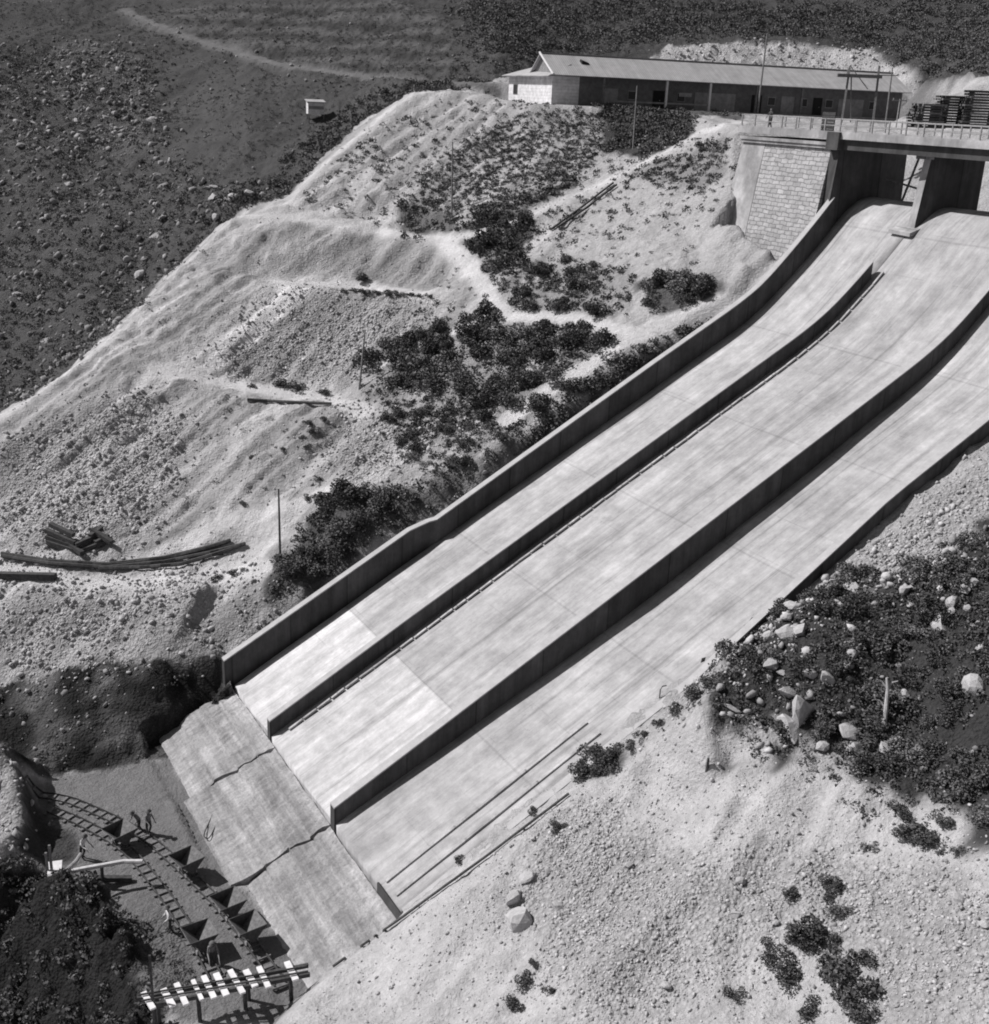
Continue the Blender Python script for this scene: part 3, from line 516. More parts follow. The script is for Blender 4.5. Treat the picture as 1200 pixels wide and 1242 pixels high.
# apron blocks down to the pit floor
def apron(t0, t1, dz, s_end):
    prof = [(0.0, -.32), (-1.1, -.62), (-1.25, -.80), (-2.5, -1.15), (-2.65, -1.36), (-4.0, -1.75), (-4.15, -1.95), (s_end, -2.55), (s_end-.35, -3.1)]
    prof = [(a[0]+(b[0]-a[0])*k/3, a[1]+(b[1]-a[1])*k/3) for a, b in zip(prof, prof[1:]) for k in range(3)]+[prof[-1]]
    n = 40; ts = np.linspace(t0, t1, n); V = []; Fc = []
    for i, (s, z) in enumerate(prof):
        for j, t in enumerate(ts):
            e = 0
            if j in (0, n-1): e = (-1 if j == 0 else 1)*(random.uniform(-.12, .1)-.22*max(0, math.sin(i*.55+t0))) if 0 < i < len(prof)-3 else 0
            V.append((t+e, s-.14+random.uniform(-.04, .04)*(i > 0), z+dz+.12*float(fbm(np.array([t*.6]), np.array([s*.9]), 91)[0])+random.uniform(-.03, .03)))
    for i in range(len(prof)-1):
        for j in range(n-1): Fc.append((i*n+j, i*n+j+1, (i+1)*n+j+1, (i+1)*n+j))
    k = len(V)
    for s, z in prof: V += [(t0+random.uniform(-.3, .3), s-.14, -4), (t1+random.uniform(-.3, .3), s-.14, -4)]
    for i in range(len(prof)-1): Fc += [(i*n, (i+1)*n, k+2*i+2, k+2*i), (i*n+n-1, k+2*i+1, k+2*i+3, (i+1)*n+n-1)]
    Fc.append(tuple(range(n))+(k+1, k)); o = MB().add(V, Fc).build('apron_block', MAT['apron'], spill); return o
apron(-1.0, 7.9, .0, -5.6); apron(7.95, 17.6, -.06, -6.1); apron(17.65, 27.6, -.16, -5.2)
# abutment, piers
c0 = onS(1008, 163, 53.2); c1 = onS(900, 152.5, 53.2); c2 = onS(1200, 172, 53.2); ZD = (c0[1]+c2[1])/2; TL = c1[0]
print('deck', c0, c1, c2, ZD)
TA = -1.25
def masonry_face(t0, t1, ztop, zbot, s_top, s_bot, depth):
    m = MB(); m.hexa([(t0-.6, s_bot, zbot), (t1+.35, s_bot, zbot), (t1+.35, s_top+depth, zbot), (t0-.6, s_top+depth, zbot), (t0, s_top, ztop), (t1, s_top, ztop), (t1, s_top+depth, ztop), (t0, s_top+depth, ztop)]); return m
ab = masonry_face(TL+3.2, TA-1.0, ZD-1.02, 24, 53.5, 51.0, 8).build('abutment_wall', MAT['masonry'], spill)
ab['label'] = 'coursed stone abutment wall under the bridge end'
masonry_face(TL+.2, TL+3.15, ZD-1.0, 24, 53.47, 50.96, 8.2).build('wing_wall', MAT['cap'], spill)
m = MB(); m.hexa([(TA-1.0, 52.6, 27), (-.9, 52.0, 27), (-.9, 61.5, 27), (TA-1.0, 61.5, 27), (TA-1.0, 53.42, ZD-.9), (TA, 53.42, ZD-.9), (TA, 61.5, ZD-.9), (TA-1.0, 61.5, ZD-.9)]); m.box(TA-1.02, TA+.35, 52.75, 54.5, ZD-1.3, ZD+.12)
m.build('abutment_pier', MAT['wall'], spill)
m = MB(); m.box(TL+.1, TA-1.04, 53.22, 61, ZD-1.25, ZD-.86); m.box(TL-.02, TA-1.04, 53.1, 61, ZD-.98, ZD-.72); m.build('cornice', MAT['cap'], spill)
for tc in (6.85, 18.6):
    m = MB(); w = .5
    rings = []
    for s0, z in ((54.2, 29), (54.35, 33), (54.75, 36), (55.1, ZD-.92)):
        rings.append([(tc-w, s0, z), (tc+w*.55, s0-.12, z), (tc+w, s0+.55, z), (tc+w, 61, z), (tc-w, 61, z)])
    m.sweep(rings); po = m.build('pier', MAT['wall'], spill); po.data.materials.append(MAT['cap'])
    for f_ in po.data.polygons: f_.material_index = 1 if f_.normal.y < -.45 else 0  # sunward nose faces get paler concrete, painting in the sunlight
    f = MB(); zb = zf(54.0); f.hexa([(tc-1.5, 53.3, zb-.3), (tc+.7, 53.3, zb-.36), (tc+.9, 55, zb-.1), (tc-1.2, 55, zb-.1), (tc-1.5, 53.3, zb-.02), (tc+.7, 53.3, zb-.08), (tc+.9, 55, zb+.5), (tc-1.2, 55, zb+.6)]); f.build('pier_footing', MAT['cap'], spill)
    MB().box(tc-w+.02, tc+w+.02, 54.0, 54.94, ZD-1.5, ZD-.9).build('bearing_block', MAT['cap'], spill)
# ------------------------------------------------------------------ bridge
br = thing('bridge', 'flat concrete road bridge with open railings crossing above the spillway crest', 'bridge', O, ROT)
TR = 46; m = MB(); m.box(TL-.1, TR, 53.0, 58.6, ZD-.42, ZD); m.build('deck', MAT['cap'], br)
m = MB(); m.box(TA-.95, TR, 53.35, 53.75, ZD-1.25, ZD-.425); m.box(TA-.95, TR, 55.6, 56.1, ZD-1.2, ZD-.425); m.box(TA-.95, TR, 57.9, 58.3, ZD-1.25, ZD-.425); m.build('edge_beam', MAT['wall'], br)
m = MB(); m.box(TL-.1, TR, 53.02, 53.3, ZD+.004, ZD+.16); m.box(TL-.1, TR, 58.3, 58.58, ZD+.004, ZD+.16); m.build('kerb', MAT['cap'], br)
for s in (53.16, 58.44):
    r = MB()
    for z in (.62, 1.12): r.tube([(TL, s, ZD+z), (TR, s, ZD+z)], .04, 6)
    ro = r.build('handrail', MAT['lightsteel'], br)
    for t in np.arange(TL+.05, 30, 1.75):
        MB().box(t-.05, t+.05, s-.05, s+.05, ZD+.165, ZD+1.17).build('post', MAT['lightsteel'], br)
m = MB(); tp = onS(1001, 150, 53.4)[0]
p = thing('notice_panel', 'dark slatted panel leaning behind the bridge railing above the stone abutment', 'panel', L2W(tp, 53.75, ZD), ROT)
for i in range(6): m.box(-.75, .75, -.03, .03, .06+i*.27, .06+i*.27+.24)
m.build('slats', MAT['dark_timber'], p); MB().box(-.68, -.58, .035, .09, .004, 1.66).build('batten', MAT['timber'], p); MB().box(.58, .68, .035, .09, .004, 1.66).build('batten', MAT['timber'], p)
# props below the deck
pr = thing('timber_props', 'loose timber props and a cross rail in the shade below the bridge', 'props', O, ROT)
for a, b in (((1.2, 59.0, zf(59)+.0), (2.6, 58.8, ZD-1.3)), ((3.6, 59.2, zf(59)), (3.3, 58.9, ZD-1.5)), ((-.4, 58.4, zf(58.4)+1.6), (4.4, 58.5, zf(58.4)+.9))):
    MB().bar(a, b, .14, .14).build('prop', MAT['timber'], pr)
# ------------------------------------------------------------------ long shed
def local(px, z): p = PD(px, z, 46); return ((p[0]-SA[0])*math.cos(SANG)+(p[1]-SA[1])*math.sin(SANG))
ZS = 43.9
shed = thing('shed', 'long low shed with corrugated roof and shaded front on the terrace above the slope', 'shed', (SA[0], SA[1], ZS), SANG)
SL = SLEN; EH, RH = 3.05, 5.15
HT = (float(P(674, 90, 146)[2]), float(P(1093, 112.5, 163)[2]), float(P(676, 67, 149)[2]), float(P(1093, 88, 166)[2])); print('shed eave/ridge', HT, SLEN)
EH = (HT[0]+HT[1])/2-ZS; RH = (HT[2]+HT[3])/2-ZS; D = 7.0
dzl = (HT[0]-HT[1])/2*.6
def yz(t): return dzl*(1-2*t)                                # slight fall of the building along its length
def quad(m, a, b, c, d, th=.1): 
    a, b, c, d = [np.array(v, float) for v in (a, b, c, d)]; n = np.cross(b-a, d-a); n = n/np.linalg.norm(n)*th; m.hexa([a-n, b-n, c-n, d-n, a, b, c, d])
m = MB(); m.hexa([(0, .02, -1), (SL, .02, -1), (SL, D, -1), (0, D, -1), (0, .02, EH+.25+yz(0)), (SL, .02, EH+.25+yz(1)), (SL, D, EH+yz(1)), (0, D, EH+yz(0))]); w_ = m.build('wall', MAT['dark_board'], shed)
m = MB(); m.add([(0, .02, EH+.2+yz(0)), (0, D, EH+.0+yz(0)), (0, D/2, RH-.2+yz(0)), (.12, .02, EH+.2+yz(0)), (.12, D, EH+yz(0)), (.12, D/2, RH-.2+yz(0))], [(0, 1, 2), (3, 5, 4), (0, 3, 4, 1), (1, 4, 5, 2), (2, 5, 3, 0)]); m.build('gable', MAT['grey_board'], shed)
m = MB(); quad(m, (-.5, -1.5, EH+yz(0)), (SL+.5, -1.5, EH+yz(1)), (SL+.5, D/2, RH+yz(1)), (-.5, D/2, RH+yz(0))); quad(m, (-.5, D/2+.002, RH+yz(0)), (SL+.5, D/2+.002, RH+yz(1)), (SL+.5, D+.6, EH-.2+yz(1)), (-.5, D+.6, EH-.2+yz(0)))
rf = m.build('roof', MAT['roof'], shed)
MB().bar((-.5, D/2, RH+.05+yz(0)), (SL+.5, D/2, RH+.05+yz(1)), .35, .10).build('ridge_cap', MAT['lightsteel'], rf)
MB().bar((-.56, -1.52, EH+.06+yz(0)), (-.56, D/2, RH+.08+yz(0)), .16, .2).build('barge_board', MAT['white'], rf)
m = MB(); xh = local(714, 147); zt = EH+(RH-EH)*.6; m.hexa([(xh-.6, 1.2, zt-.3), (xh+.7, 1.2, zt-.3), (xh+.5, 2.1, zt-.1), (xh-.7, 2.1, zt-.1), (xh-.5, 1.3, zt+.35), (xh+.4, 1.25, zt+.12), (xh+.3, 2.0, zt+.3), (xh-.5, 2.0, zt+.55)]); m.build('roof_vent', MAT['black'], rf)
for px in (722, 797, 849, 905, 960): 
    x = local(px, 147+(px-674)/420*16); MB().box(x-.13, x+.13, -1.35, -1.1, -.5, EH-.02+yz(x/SL)).build('veranda_post', MAT['white'] if px in (797, 849) else MAT['timber'], shed)
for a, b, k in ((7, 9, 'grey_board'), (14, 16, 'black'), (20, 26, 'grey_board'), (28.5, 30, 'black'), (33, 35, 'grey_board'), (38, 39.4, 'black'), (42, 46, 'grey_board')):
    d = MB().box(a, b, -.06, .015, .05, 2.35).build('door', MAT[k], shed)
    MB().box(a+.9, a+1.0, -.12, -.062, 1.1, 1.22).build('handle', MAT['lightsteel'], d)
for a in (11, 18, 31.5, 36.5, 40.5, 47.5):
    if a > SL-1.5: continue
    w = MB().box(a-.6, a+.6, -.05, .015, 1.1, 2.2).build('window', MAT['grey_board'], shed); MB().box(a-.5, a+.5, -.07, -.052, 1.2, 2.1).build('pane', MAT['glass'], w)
m = MB(); m.box(.3, SL-.3, -1.5, -1.05, -1.2, .12); m.build('veranda_floor', MAT['cap'], shed)
m = MB(); m.box(8, 22, -1.32, -1.28, .75, .95); m.build('veranda_rail', MAT['grey_board'], shed)
xs = local(822, 152); MB().box(xs-.9, xs+.9, -1.3, -1.26, 1.75, 2.2).build('sign_board', MAT['grey_board'], shed)
# end room at the left, its long whitewashed wall turned to the sun
def loc3(px, z): p_ = PD(px, z, 45); dx, dy = p_[0]-SA[0], p_[1]-SA[1]; return (dx*math.cos(SANG)+dy*math.sin(SANG), -dx*math.sin(SANG)+dy*math.cos(SANG))
A_ = np.array(loc3(617, 157)); B_ = np.array([-.12, -.25]); ad = (B_-A_)/np.linalg.norm(B_-A_); an_ = np.array([-ad[1], ad[0]]); an_ = an_ if an_[0] > 0 else -an_; eA = float(P(615, 91, 157)[2])-ZS; eB = EH-.05
print('annex', A_, eA, eB)
A2 = A_+an_*5; B2 = B_+an_*5
m = MB(); m.hexa([(*A_, -1), (*B_, -1), (*B2, -1), (*A2, -1), (*A_, eA), (*B_, eB), (*B2, eB), (*A2, eA)]); an = m.build('annex_wall', MAT['white_board'], shed); an['label'] = 'whitewashed boarded end wall of the shed in full sun'
def aw(k, z, o=0): return np.array([*(A_+(B_-A_)*k-an_*o), z])
w = MB().hexa([aw(.12, 1.2, .06), aw(.22, 1.2, .06), aw(.22, 1.2, -.02), aw(.12, 1.2, -.02), aw(.12, 2.5, .06), aw(.22, 2.5, .06), aw(.22, 2.5, -.02), aw(.12, 2.5, -.02)]).build('window', MAT['timber'], an)
MB().hexa([aw(.13, 1.3, .09), aw(.21, 1.3, .09), aw(.21, 1.3, .062), aw(.13, 1.3, .062), aw(.13, 2.4, .09), aw(.21, 2.4, .09), aw(.21, 2.4, .062), aw(.13, 2.4, .062)]).build('pane', MAT['glass'], w)
m = MB(); e0 = A_-ad*.7-an_*.8; e1 = B_+ad*.4-an_*.8; r0 = A_+ad*1.6+an_*3; r1 = B_-ad*1.0+an_*3; hA = eA+1.2; hB = eB+1.5
quad(m, (*e0, eA-.05), (*e1, eB-.05), (*r1, hB), (*r0, hA)); f0 = A_-ad*.7+an_*5.5; quad(m, (*f0, eA-.05), (*e0, eA-.052), (*(r0-ad*.01), hA), (*(r0-ad*.012+an_*.01), hA)); m.build('annex_roof', MAT['roof'], shed)
# white hut on the hill
hp = GR(384, 146)
hut = thing('hut', 'small white board hut on short stilts alone on the dark hillside', 'hut', hp, .3)
m = MB(); m.box(-1.3, 1.0, -1, 1, .9, 2.5); h_ = m.build('wall', MAT['white_board'], hut)
MB().box(-1.2, .9, -1.05, -1.002, 1.55, 1.95).build('window', MAT['grey_board'], hut)
MB().hexa([(-1.5, -1.3, 2.45), (1.2, -1.3, 2.45), (1.2, 1.2, 2.75), (-1.5, 1.2, 2.75), (-1.5, -1.3, 2.55), (1.2, -1.3, 2.55), (1.2, 1.2, 2.85), (-1.5, 1.2, 2.85)]).build('roof', MAT['roof'], hut)
for x in (-1.2, .9):
    for y in (-.9, .9): MB().box(x-.08, x+.08, y-.08, y+.08, -1, .895).build('stilt', MAT['timber'], hut)
# ------------------------------------------------------------------ poles
def pole(base, top, lab, r=.11, arms=0, name='pole', bz=None, mat='timber', group=None, z=None):
    b = GR(*base) if z is None else P(base[0], base[1], z)
    zc = (b-CAM)@fw; t = P(top[0], top[1], zc); d = t-b; h = float(np.linalg.norm(d))
    root = thing(name, lab, 'pole', b, 0, group)
    MB().tube([-d/h*.6, d*.5, d], [r, r*.85, r*.65], 8).build('shaft', MAT[mat], root)
    for k in range(arms):
        c = d*(1-.06-.07*k); MB().bar(c+np.array([-.7, .1, 0]), c+np.array([.7, -.1, 0]), .09, .09).build('crossarm', MAT[mat], root)
        for e in (-.6, .6): MB().tube([c+np.array([e, -.14*e, .05]), c+np.array([e, -.14*e, .22])], .05, 6).build('insulator', MAT['lightsteel'], root)
    return root
pole((548, 263), (549, 172), 'slim timber pole beside the dark triangle of scrub in mid slope', .1)
pole((436, 472), (443, 400), 'leaning timber pole at the left end of the dense bushes', .1)
pole((340, 680), (338, 593), 'slim dark pole above the bushes near the lower spillway wall', .1, mat='dark_timber')
pole((768, 180), (773, 104), 'timber pole in the dark scrub patch in front of the shed', .1)
pole((919, 138), (931, 40), 'tallest pole, rising past the shed roof at the left end of the bridge', .13)
pole((1088, 148), (1092, 120), 'short lamp pole behind the bridge railing at the right end of the shed', .07, arms=1, mat='lightsteel', z=116)
pole((1075, 146), (1083, 82), 'plain timber pole standing just right of the post frame behind the bridge', .1, z=118)
gf = thing('post_frame', 'two tall posts with a heavy cross beam and thin braces behind the bridge', 'frame', P(1022, 142, 117))
g0 = P(1022, 142, 117)
def rel(px, py, z=117): return P(px, py, z)-g0
for a, b, w, nm in ((rel(1021, 148), rel(1031, 82), .2, 'post'), (rel(1059, 150), rel(1067, 80), .2, 'post'), (rel(1016, 91, 116.8), rel(1070, 93, 116.8), .32, 'beam'), (rel(1032, 80), rel(1053, 108), .08, 'brace'), (rel(1031, 80), rel(1026, 93), .08, 'brace'), (rel(1032, 148), rel(1033, 90), .1, 'post'), (rel(1066, 91), rel(1090, 91.5), .08, 'brace')):
    MB().bar(a, b, w, w).build(nm, MAT['timber'], gf)
# ------------------------------------------------------------------ timber stacks right of the shed
def stack(px, z, Z, n, lab, rz, w=3.2, k=0):
    b = P(px, Z, z)
    r = thing('timber_stack', lab, 'timber stack', b, rz, 'timber stacks beside the shed')
    for i in range(n):
        m = MB(); off = .25*math.sin(i*.9+k)+random.uniform(-.12, .12); y = -.9
        while y < .9:
            bw = random.uniform(.18, .28); L = w/2+random.uniform(-.25, .25); m.box(-L+off, L+off, y, y+bw*.92, i*.27, i*.27+.2); y += bw
        m.build('board_layer', MAT['dark_timber' if (i+k) % 3 else 'timber'], r)
        if i < n-1: [MB().box(x-.06, x+.06, -.9, .9, i*.27+.202, i*.27+.268).build('spacer', MAT['timber'], r) for x in (-w*.35, w*.35)]
    return r
stack(1122, 121, 155, 9, 'dark timber stack nearest the shed, lowest of the three', .3, 3.0, 1)
stack(1153, 123, 155, 12, 'middle dark timber stack with wavy board ends, right of the shed', .15, 3.0, 2)
stack(1186, 121, 156, 14, 'tallest dark timber stack, with boards jutting out at its top, at the photo edge', -.1, 3.2, 4)
# ------------------------------------------------------------------ things on the benches
def ground_tube(name, lab, cat, pxs, r, mat, lift=.0, part=None, n=8, close=2):
    w = []
    for a, b in zip(pxs, pxs[1:]):
        for i in range(close): w.append(GR(a[0]+(b[0]-a[0])*i/close, a[1]+(b[1]-a[1])*i/close))
    w.append(GR(*pxs[-1])); b0 = w[0].copy(); q = [p-b0+np.array([0, 0, r*.7+lift]) for p in w]
    o = MB().tube(q, r, n).build(name, MAT[mat]); o.location = b0; return tag(o, lab, cat)
def rails(name, lab, cat, strands, mat, r=.07, sleepers=True):
    b0 = GR(*strands[0][0]); root = thing(name, lab, cat, b0); ws = []
    for st in strands:
        w = []
        for a, b in zip(st, st[1:]):
            for i in range(4): w.append(GR(a[0]+(b[0]-a[0])*i/4, a[1]+(b[1]-a[1])*i/4)-b0)
        w.append(GR(*st[-1])-b0); w = [p+np.array([0, 0, .28]) for p in w]; ws.append(w); MB().tube(w, r, 6).build('rail', MAT[mat], root)
    if sleepers:
        for i in range(0, min(len(w) for w in ws), 1):
            MB().bar(ws[0][i]+np.array([0, 0, -.13]), ws[-1][i]+np.array([0, 0, -.13]), .22, .14).build('sleeper', MAT[mat], root)
    return root
rails('rail_bundle', 'long sagging bundle of dark rails lying along the lowest bench', 'rails', [[(2, 675), (60, 684), (130, 688), (200, 680), (250, 668), (280, 659)], [(2, 678), (60, 687), (130, 692), (200, 685), (255, 674), (298, 663)], [(100, 688), (150, 688), (210, 679), (250, 669), (275, 661)], [(120, 693), (170, 692), (220, 688), (270, 673), (292, 665)]], 'steel', .16, False)
tp = thing('timber_pile', 'heap of dark broken beams above the left end of the rail bundle', 'timber pile', GR(95, 668)); b0 = GR(95, 668)
for i, (a, b, z) in enumerate([((56, 650), (92, 664), .5), ((57, 655), (95, 668), .3), ((58, 660), (98, 672), .2), ((62, 647), (90, 658), .8), ((92, 668), (118, 655), .5), ((95, 672), (128, 660), .25), ((112, 650), (136, 664), .55), ((110, 660), (124, 648), .7), ((70, 655), (100, 676), .45), ((116, 664), (132, 654), .4)]):
    p, q = GR(*a)-b0, GR(*b)-b0; MB().bar(p+np.array([0, 0, z]), q+np.array([0, 0, z*.8]), .4, .34).build('beam', MAT['dark_timber'], tp)
o = MB().bar(GR(-12, 701)-GR(28, 702)+np.array([0, 0, .25]), GR(68, 703)-GR(28, 702)+np.array([0, 0, .25]), .5, .5).build('beam', MAT['dark_timber']); o.location = GR(28, 702); tag(o, 'thick dark beam lying flat at the left edge below the rail bundle', 'beam')
ground_tube('pipe', 'straight dark pipe lying along the edge of the third bench', 'pipe', [(300, 487), (350, 490), (402, 492)], .14, 'steel', .1)
ground_tube('long_pole', 'upper of two long poles lying down the pale slope left of the stone abutment', 'pole', [(668, 281), (705, 254), (744, 224)], .11, 'dark_timber', .15)
ground_tube('long_pole', 'lower of two long poles lying down the pale slope left of the stone abutment', 'pole', [(676, 279), (710, 256), (748, 227)], .11, 'dark_timber', .2)
ground_tube('pipeline', 'thin dark pipeline running up the near bank beside the spillway edge', 'pipe', [(404, 1176), (440, 1150), (488, 1116), (540, 1078), (590, 1042), (640, 1004), (690, 966)], .07, 'steel', .14, close=9)
ground_tube('stake', 'tiny dark stake standing alone near the top of the pale mound', 'stake', [(858, 930), (858, 931)], .07, 'dark_timber') if False else None
b = GR(858, 932); st = MB().tube([(0, 0, -.2), (0, 0, .6)], [.1, .06], 7).build('stake', MAT['dark_timber']); st.location = b; tag(st, 'tiny dark stake standing alone near the top of the pale mound', 'stake')
# bent rod at the right edge of the chute
b = L2W(27.0, 16.3, zf(16.3)+.3); rd = MB().tube([(0, 0, 0), (0, 0, .55), (.12, .05, .75), (.35, .1, .78)], .035, 6).build('bent_rod', MAT['steel']); rd.location = b; tag(rd, 'thin bent steel rod sticking up at the right edge of the spillway', 'rod')
# ------------------------------------------------------------------ the pit: tracks, tip wagons, trestle, staging
def floorpt(px, py, dz=0.): return PZ(px, py, ZPIT+dz)
def resample(pts, step):
    out = [pts[0]]; acc = 0
    for a, b in zip(pts, pts[1:]):
        d = np.linalg.norm(b-a); t = step-acc
        while t <= d: out.append(a+(b-a)*t/d); t += step
        acc = d-(t-step)
    return out
def spline(ps, n=8):
    r = []
    for i in range(len(ps)-1):
        p0, p1, p2, p3 = ps[max(i-1, 0)], ps[i], ps[i+1], ps[min(i+2, len(ps)-1)]
        for k in range(n):
            t = k/n; r.append(.5*((2*p1)+(-p0+p2)*t+(2*p0-5*p1+4*p2-p3)*t*t+(-p0+3*p1-3*p2+p3)*t**3))
    return r+[ps[-1]]
def track(pxs, lab):
    c = spline([floorpt(*p) for p in pxs]); c = [p*np.array([1, 1, 0])+np.array([0, 0, max(ZPIT, float(Hs(p[0], p[1])))+.02]) for p in c]
    b0 = c[0].copy(); root = thing('rail_track', lab, 'rail track', b0); cr = resample(c, .8); L = []; R = []
    for i, p in enumerate(cr):
        d = cr[min(i+1, len(cr)-1)]-cr[max(i-1, 0)]; d /= np.linalg.norm(d); nrm = np.array([-d[1], d[0], 0]); L.append(p+nrm*.31-b0); R.append(p-nrm*.31-b0)
        e = random.uniform(.44, .54); MB().bar(p+nrm*e-b0+np.array([0, 0, random.uniform(0, .04)]), p-nrm*e-b0+np.array([0, 0, random.uniform(0, .04)]), .2, .12).build('sleeper', MAT['timber'], root)
    z = np.array([0, 0, .12])
    for s in (L, R): MB().sweep([[p+z+np.array([-.035, 0, -.06]), p+z+np.array([.035, 0, -.06]), p+z+np.array([.035, 0, .06]), p+z+np.array([-.035, 0, .06])] for p in s]).build('rail', MAT['steel'], root)
    return cr
TA_ = track([(34, 966), (80, 972), (125, 990), (172, 1014), (215, 1050), (255, 1088), (290, 1128), (322, 1170), (345, 1204)], 'curved light rail track through the pit, the one nearer the spillway foot')
TB_ = track([(62, 984), (105, 1003), (150, 1030), (182, 1065), (210, 1103), (238, 1145), (262, 1188)], 'light rail track through the pit, the one farther from the spillway foot')
def make_wagon(lab):
    r = thing('tip_wagon', lab, 'tip wagon', (0, 0, 0), 0, 'tip wagons in the pit'); L, Wd, H = .95, 1.05, 1.05; z0 = .62; e = .05
    m = MB()                                                 # V hopper: two sloping sides, two end plates, open on top
    for s in (-1, 1): m.hexa([(-L, 0, z0), (L, 0, z0), (L, s*.08, z0-.03), (-L, s*.08, z0-.03), (-L, s*(Wd-e), z0+H), (L, s*(Wd-e), z0+H), (L, s*Wd, z0+H), (-L, s*Wd, z0+H)])
    m.build('hopper', MAT['hopper'], r)
    for s in (-1, 1): MB().add([(s*L, -Wd, z0+H), (s*L, Wd, z0+H), (s*L, 0, z0-.05), (s*(L+e), -Wd, z0+H), (s*(L+e), Wd, z0+H), (s*(L+e), 0, z0-.05)], [(0, 1, 2), (3, 5, 4), (0, 3, 4, 1), (1, 4, 5, 2), (2, 5, 3, 0)]).build('end_plate', MAT['steel'], r)
    m = MB(); m.box(-1.1, 1.1, -.36, -.26, .34, .46); m.box(-1.1, 1.1, .26, .36, .34, .46)
    for s in (-1, 1): m.bar((s*.9, -.3, .46), (s*.9, 0, .72), .07, .07); m.bar((s*.9, .3, .46), (s*.9, 0, .72), .07, .07)
    m.box(-1.2, -1.1, -.3, .3, .32, .48); m.box(1.1, 1.2, -.3, .3, .32, .48); m.build('frame', MAT['steel'], r)
    for x in (-.55, .55):
        for y in (-.42, .42): MB().tube([(x, y-.05, .38), (x, y+.05, .38)], .17, 12).build('wheel', MAT['lightsteel'], r)
    return r
wg0 = None
for (px, py), tr, lab in [((150, 1026), TB_, 'tip wagon on the far track, closest to the two workmen by the switch'), ((226, 1056), TA_, 'tip wagon alone on the near track below the two workmen'), ((243, 1152), TB_, 'tip wagon at the lower end of the far track beside a stooping workman'), ((277, 1106), TA_, 'rear one of the coupled pair of tip wagons at the spillway foot'), ((303, 1138), TA_, 'front one of the coupled pair of tip wagons at the spillway foot')]:
    g = floorpt(px, py, .2); i = int(np.argmin([np.hypot(*(p-g)[:2]) for p in tr])); d = tr[min(i+1, len(tr)-1)]-tr[max(i-1, 0)]; rz = math.atan2(d[1], d[0]); loc = (tr[i][0], tr[i][1], tr[i][2]+.02)
    if wg0 is None: wg0 = make_wagon(lab); wg0.location = loc; wg0.rotation_euler = (0, 0, rz); wg0.scale = (.76,)*3
    else: dup(wg0, loc, rz, lab, None, (.76,)*3)
# trestle with white sleepers
ZT = ZPIT+1.5
a1, b1, a2, b2 = PZ(166, 1212, ZT), PZ(374, 1171, ZT), PZ(180, 1221, ZT), PZ(376, 1182, ZT)
ts = thing('trestle', 'low timber trestle with bright white sleepers crossing the pit at the bottom', 'trestle', (a1[0], a1[1], ZPIT)); tb = np.array([a1[0], a1[1], ZPIT])
MB().bar(a1-tb, b1-tb, .14, .22).build('beam', MAT['dark_timber'], ts); MB().bar(a2-tb, b2-tb, .14, .22).build('beam', MAT['dark_timber'], ts)
for i, (px0, py0, px1, py1) in enumerate([(174, 1204, 186, 1224), (198, 1200, 210, 1221), (214, 1193, 226, 1219), (234, 1189, 245, 1213), (247, 1184, 260, 1211), (262, 1181, 275, 1208), (279, 1177, 295, 1205), (298, 1177, 310, 1197), (314, 1173, 326, 1198), (348, 1167, 359, 1189)]):
    p, q = PZ(px0, py0, ZT+.24)-tb, PZ(px1, py1, ZT+.24)-tb; MB().bar(p, q, (.16 if i == 3 else .27)+.04*(i % 2), .1).build('sleeper', MAT['white'], ts)
for e_ in ((168, 1207, 372, 1172), (172, 1214, 374, 1178)):
    MB().bar(PZ(e_[0], e_[1], ZT+.38)-tb, PZ(e_[2], e_[3], ZT+.38)-tb, .055, .09).build('rail', MAT['steel'], ts)
for px, py in ((186, 1219), (296, 1197), (240, 1208), (352, 1186), (190, 1210), (300, 1186)):
    p = PZ(px, py, ZT-.1)-tb; g = float(Hs(p[0]+tb[0], p[1]+tb[1]))-tb[2]; MB().tube([p, (p[0]+.05, p[1], g-.3)], .11, 7).build('post', MAT['dark_timber'], ts)
for px, py, qx, qy in ((188, 1150, 186, 1220), (183, 1168, 190, 1222)):
    p, q = PZ(qx, qy, ZT)-tb, PZ(px, py+2, ZT)-tb; MB().bar(q*np.array([1, 1, 0])*0+p+np.array([0, 0, 3.0]), p+np.array([0, 0, -1.4]), .1, .1).build('upright', MAT['dark_timber'], ts); break
# staging with a flume at the left
ZG = ZPIT+1.5; gb = PZ(110, 1050, ZPIT)
sg = thing('staging', 'rough pole staging with pale plank and bent rail at the left of the pit', 'staging', gb)
MB().tube([PZ(58, 1063, ZG)-gb, PZ(100, 1054, ZG)-gb, PZ(150, 1045, ZG)-gb, PZ(173, 1045, ZG)-gb], .13, 8).build('long_pole', MAT['pale_timber'], sg)
MB().tube([PZ(58, 1066, ZG+.15)-gb, PZ(78, 1058, ZG+.15)-gb, PZ(92, 1045, ZG+.15)-gb, PZ(98, 1036, ZG+.15)-gb], .11, 8).build('bent_rail', MAT['lightsteel'], sg)
MB().bar(PZ(66, 1060, ZG+.1)-gb, PZ(67, 1045, ZG+.1)-gb, .75, .08).build('board', MAT['pale_timber'], sg)
for px in (58, 63): MB().bar(PZ(px, 1058, ZG)-gb, PZ(px, 1058, ZG)-gb+np.array([0, 0, 1.3 if px == 58 else 1.8]), .12, .12).build('upright', MAT['timber'], sg)
for px, py in ((99, 1054), (123, 1050), (80, 1058)):
    p = PZ(px, py, ZG-.1)-gb; MB().tube([p, (p[0], p[1], -1.6)], .1, 7).build('post', MAT['dark_timber'], sg)
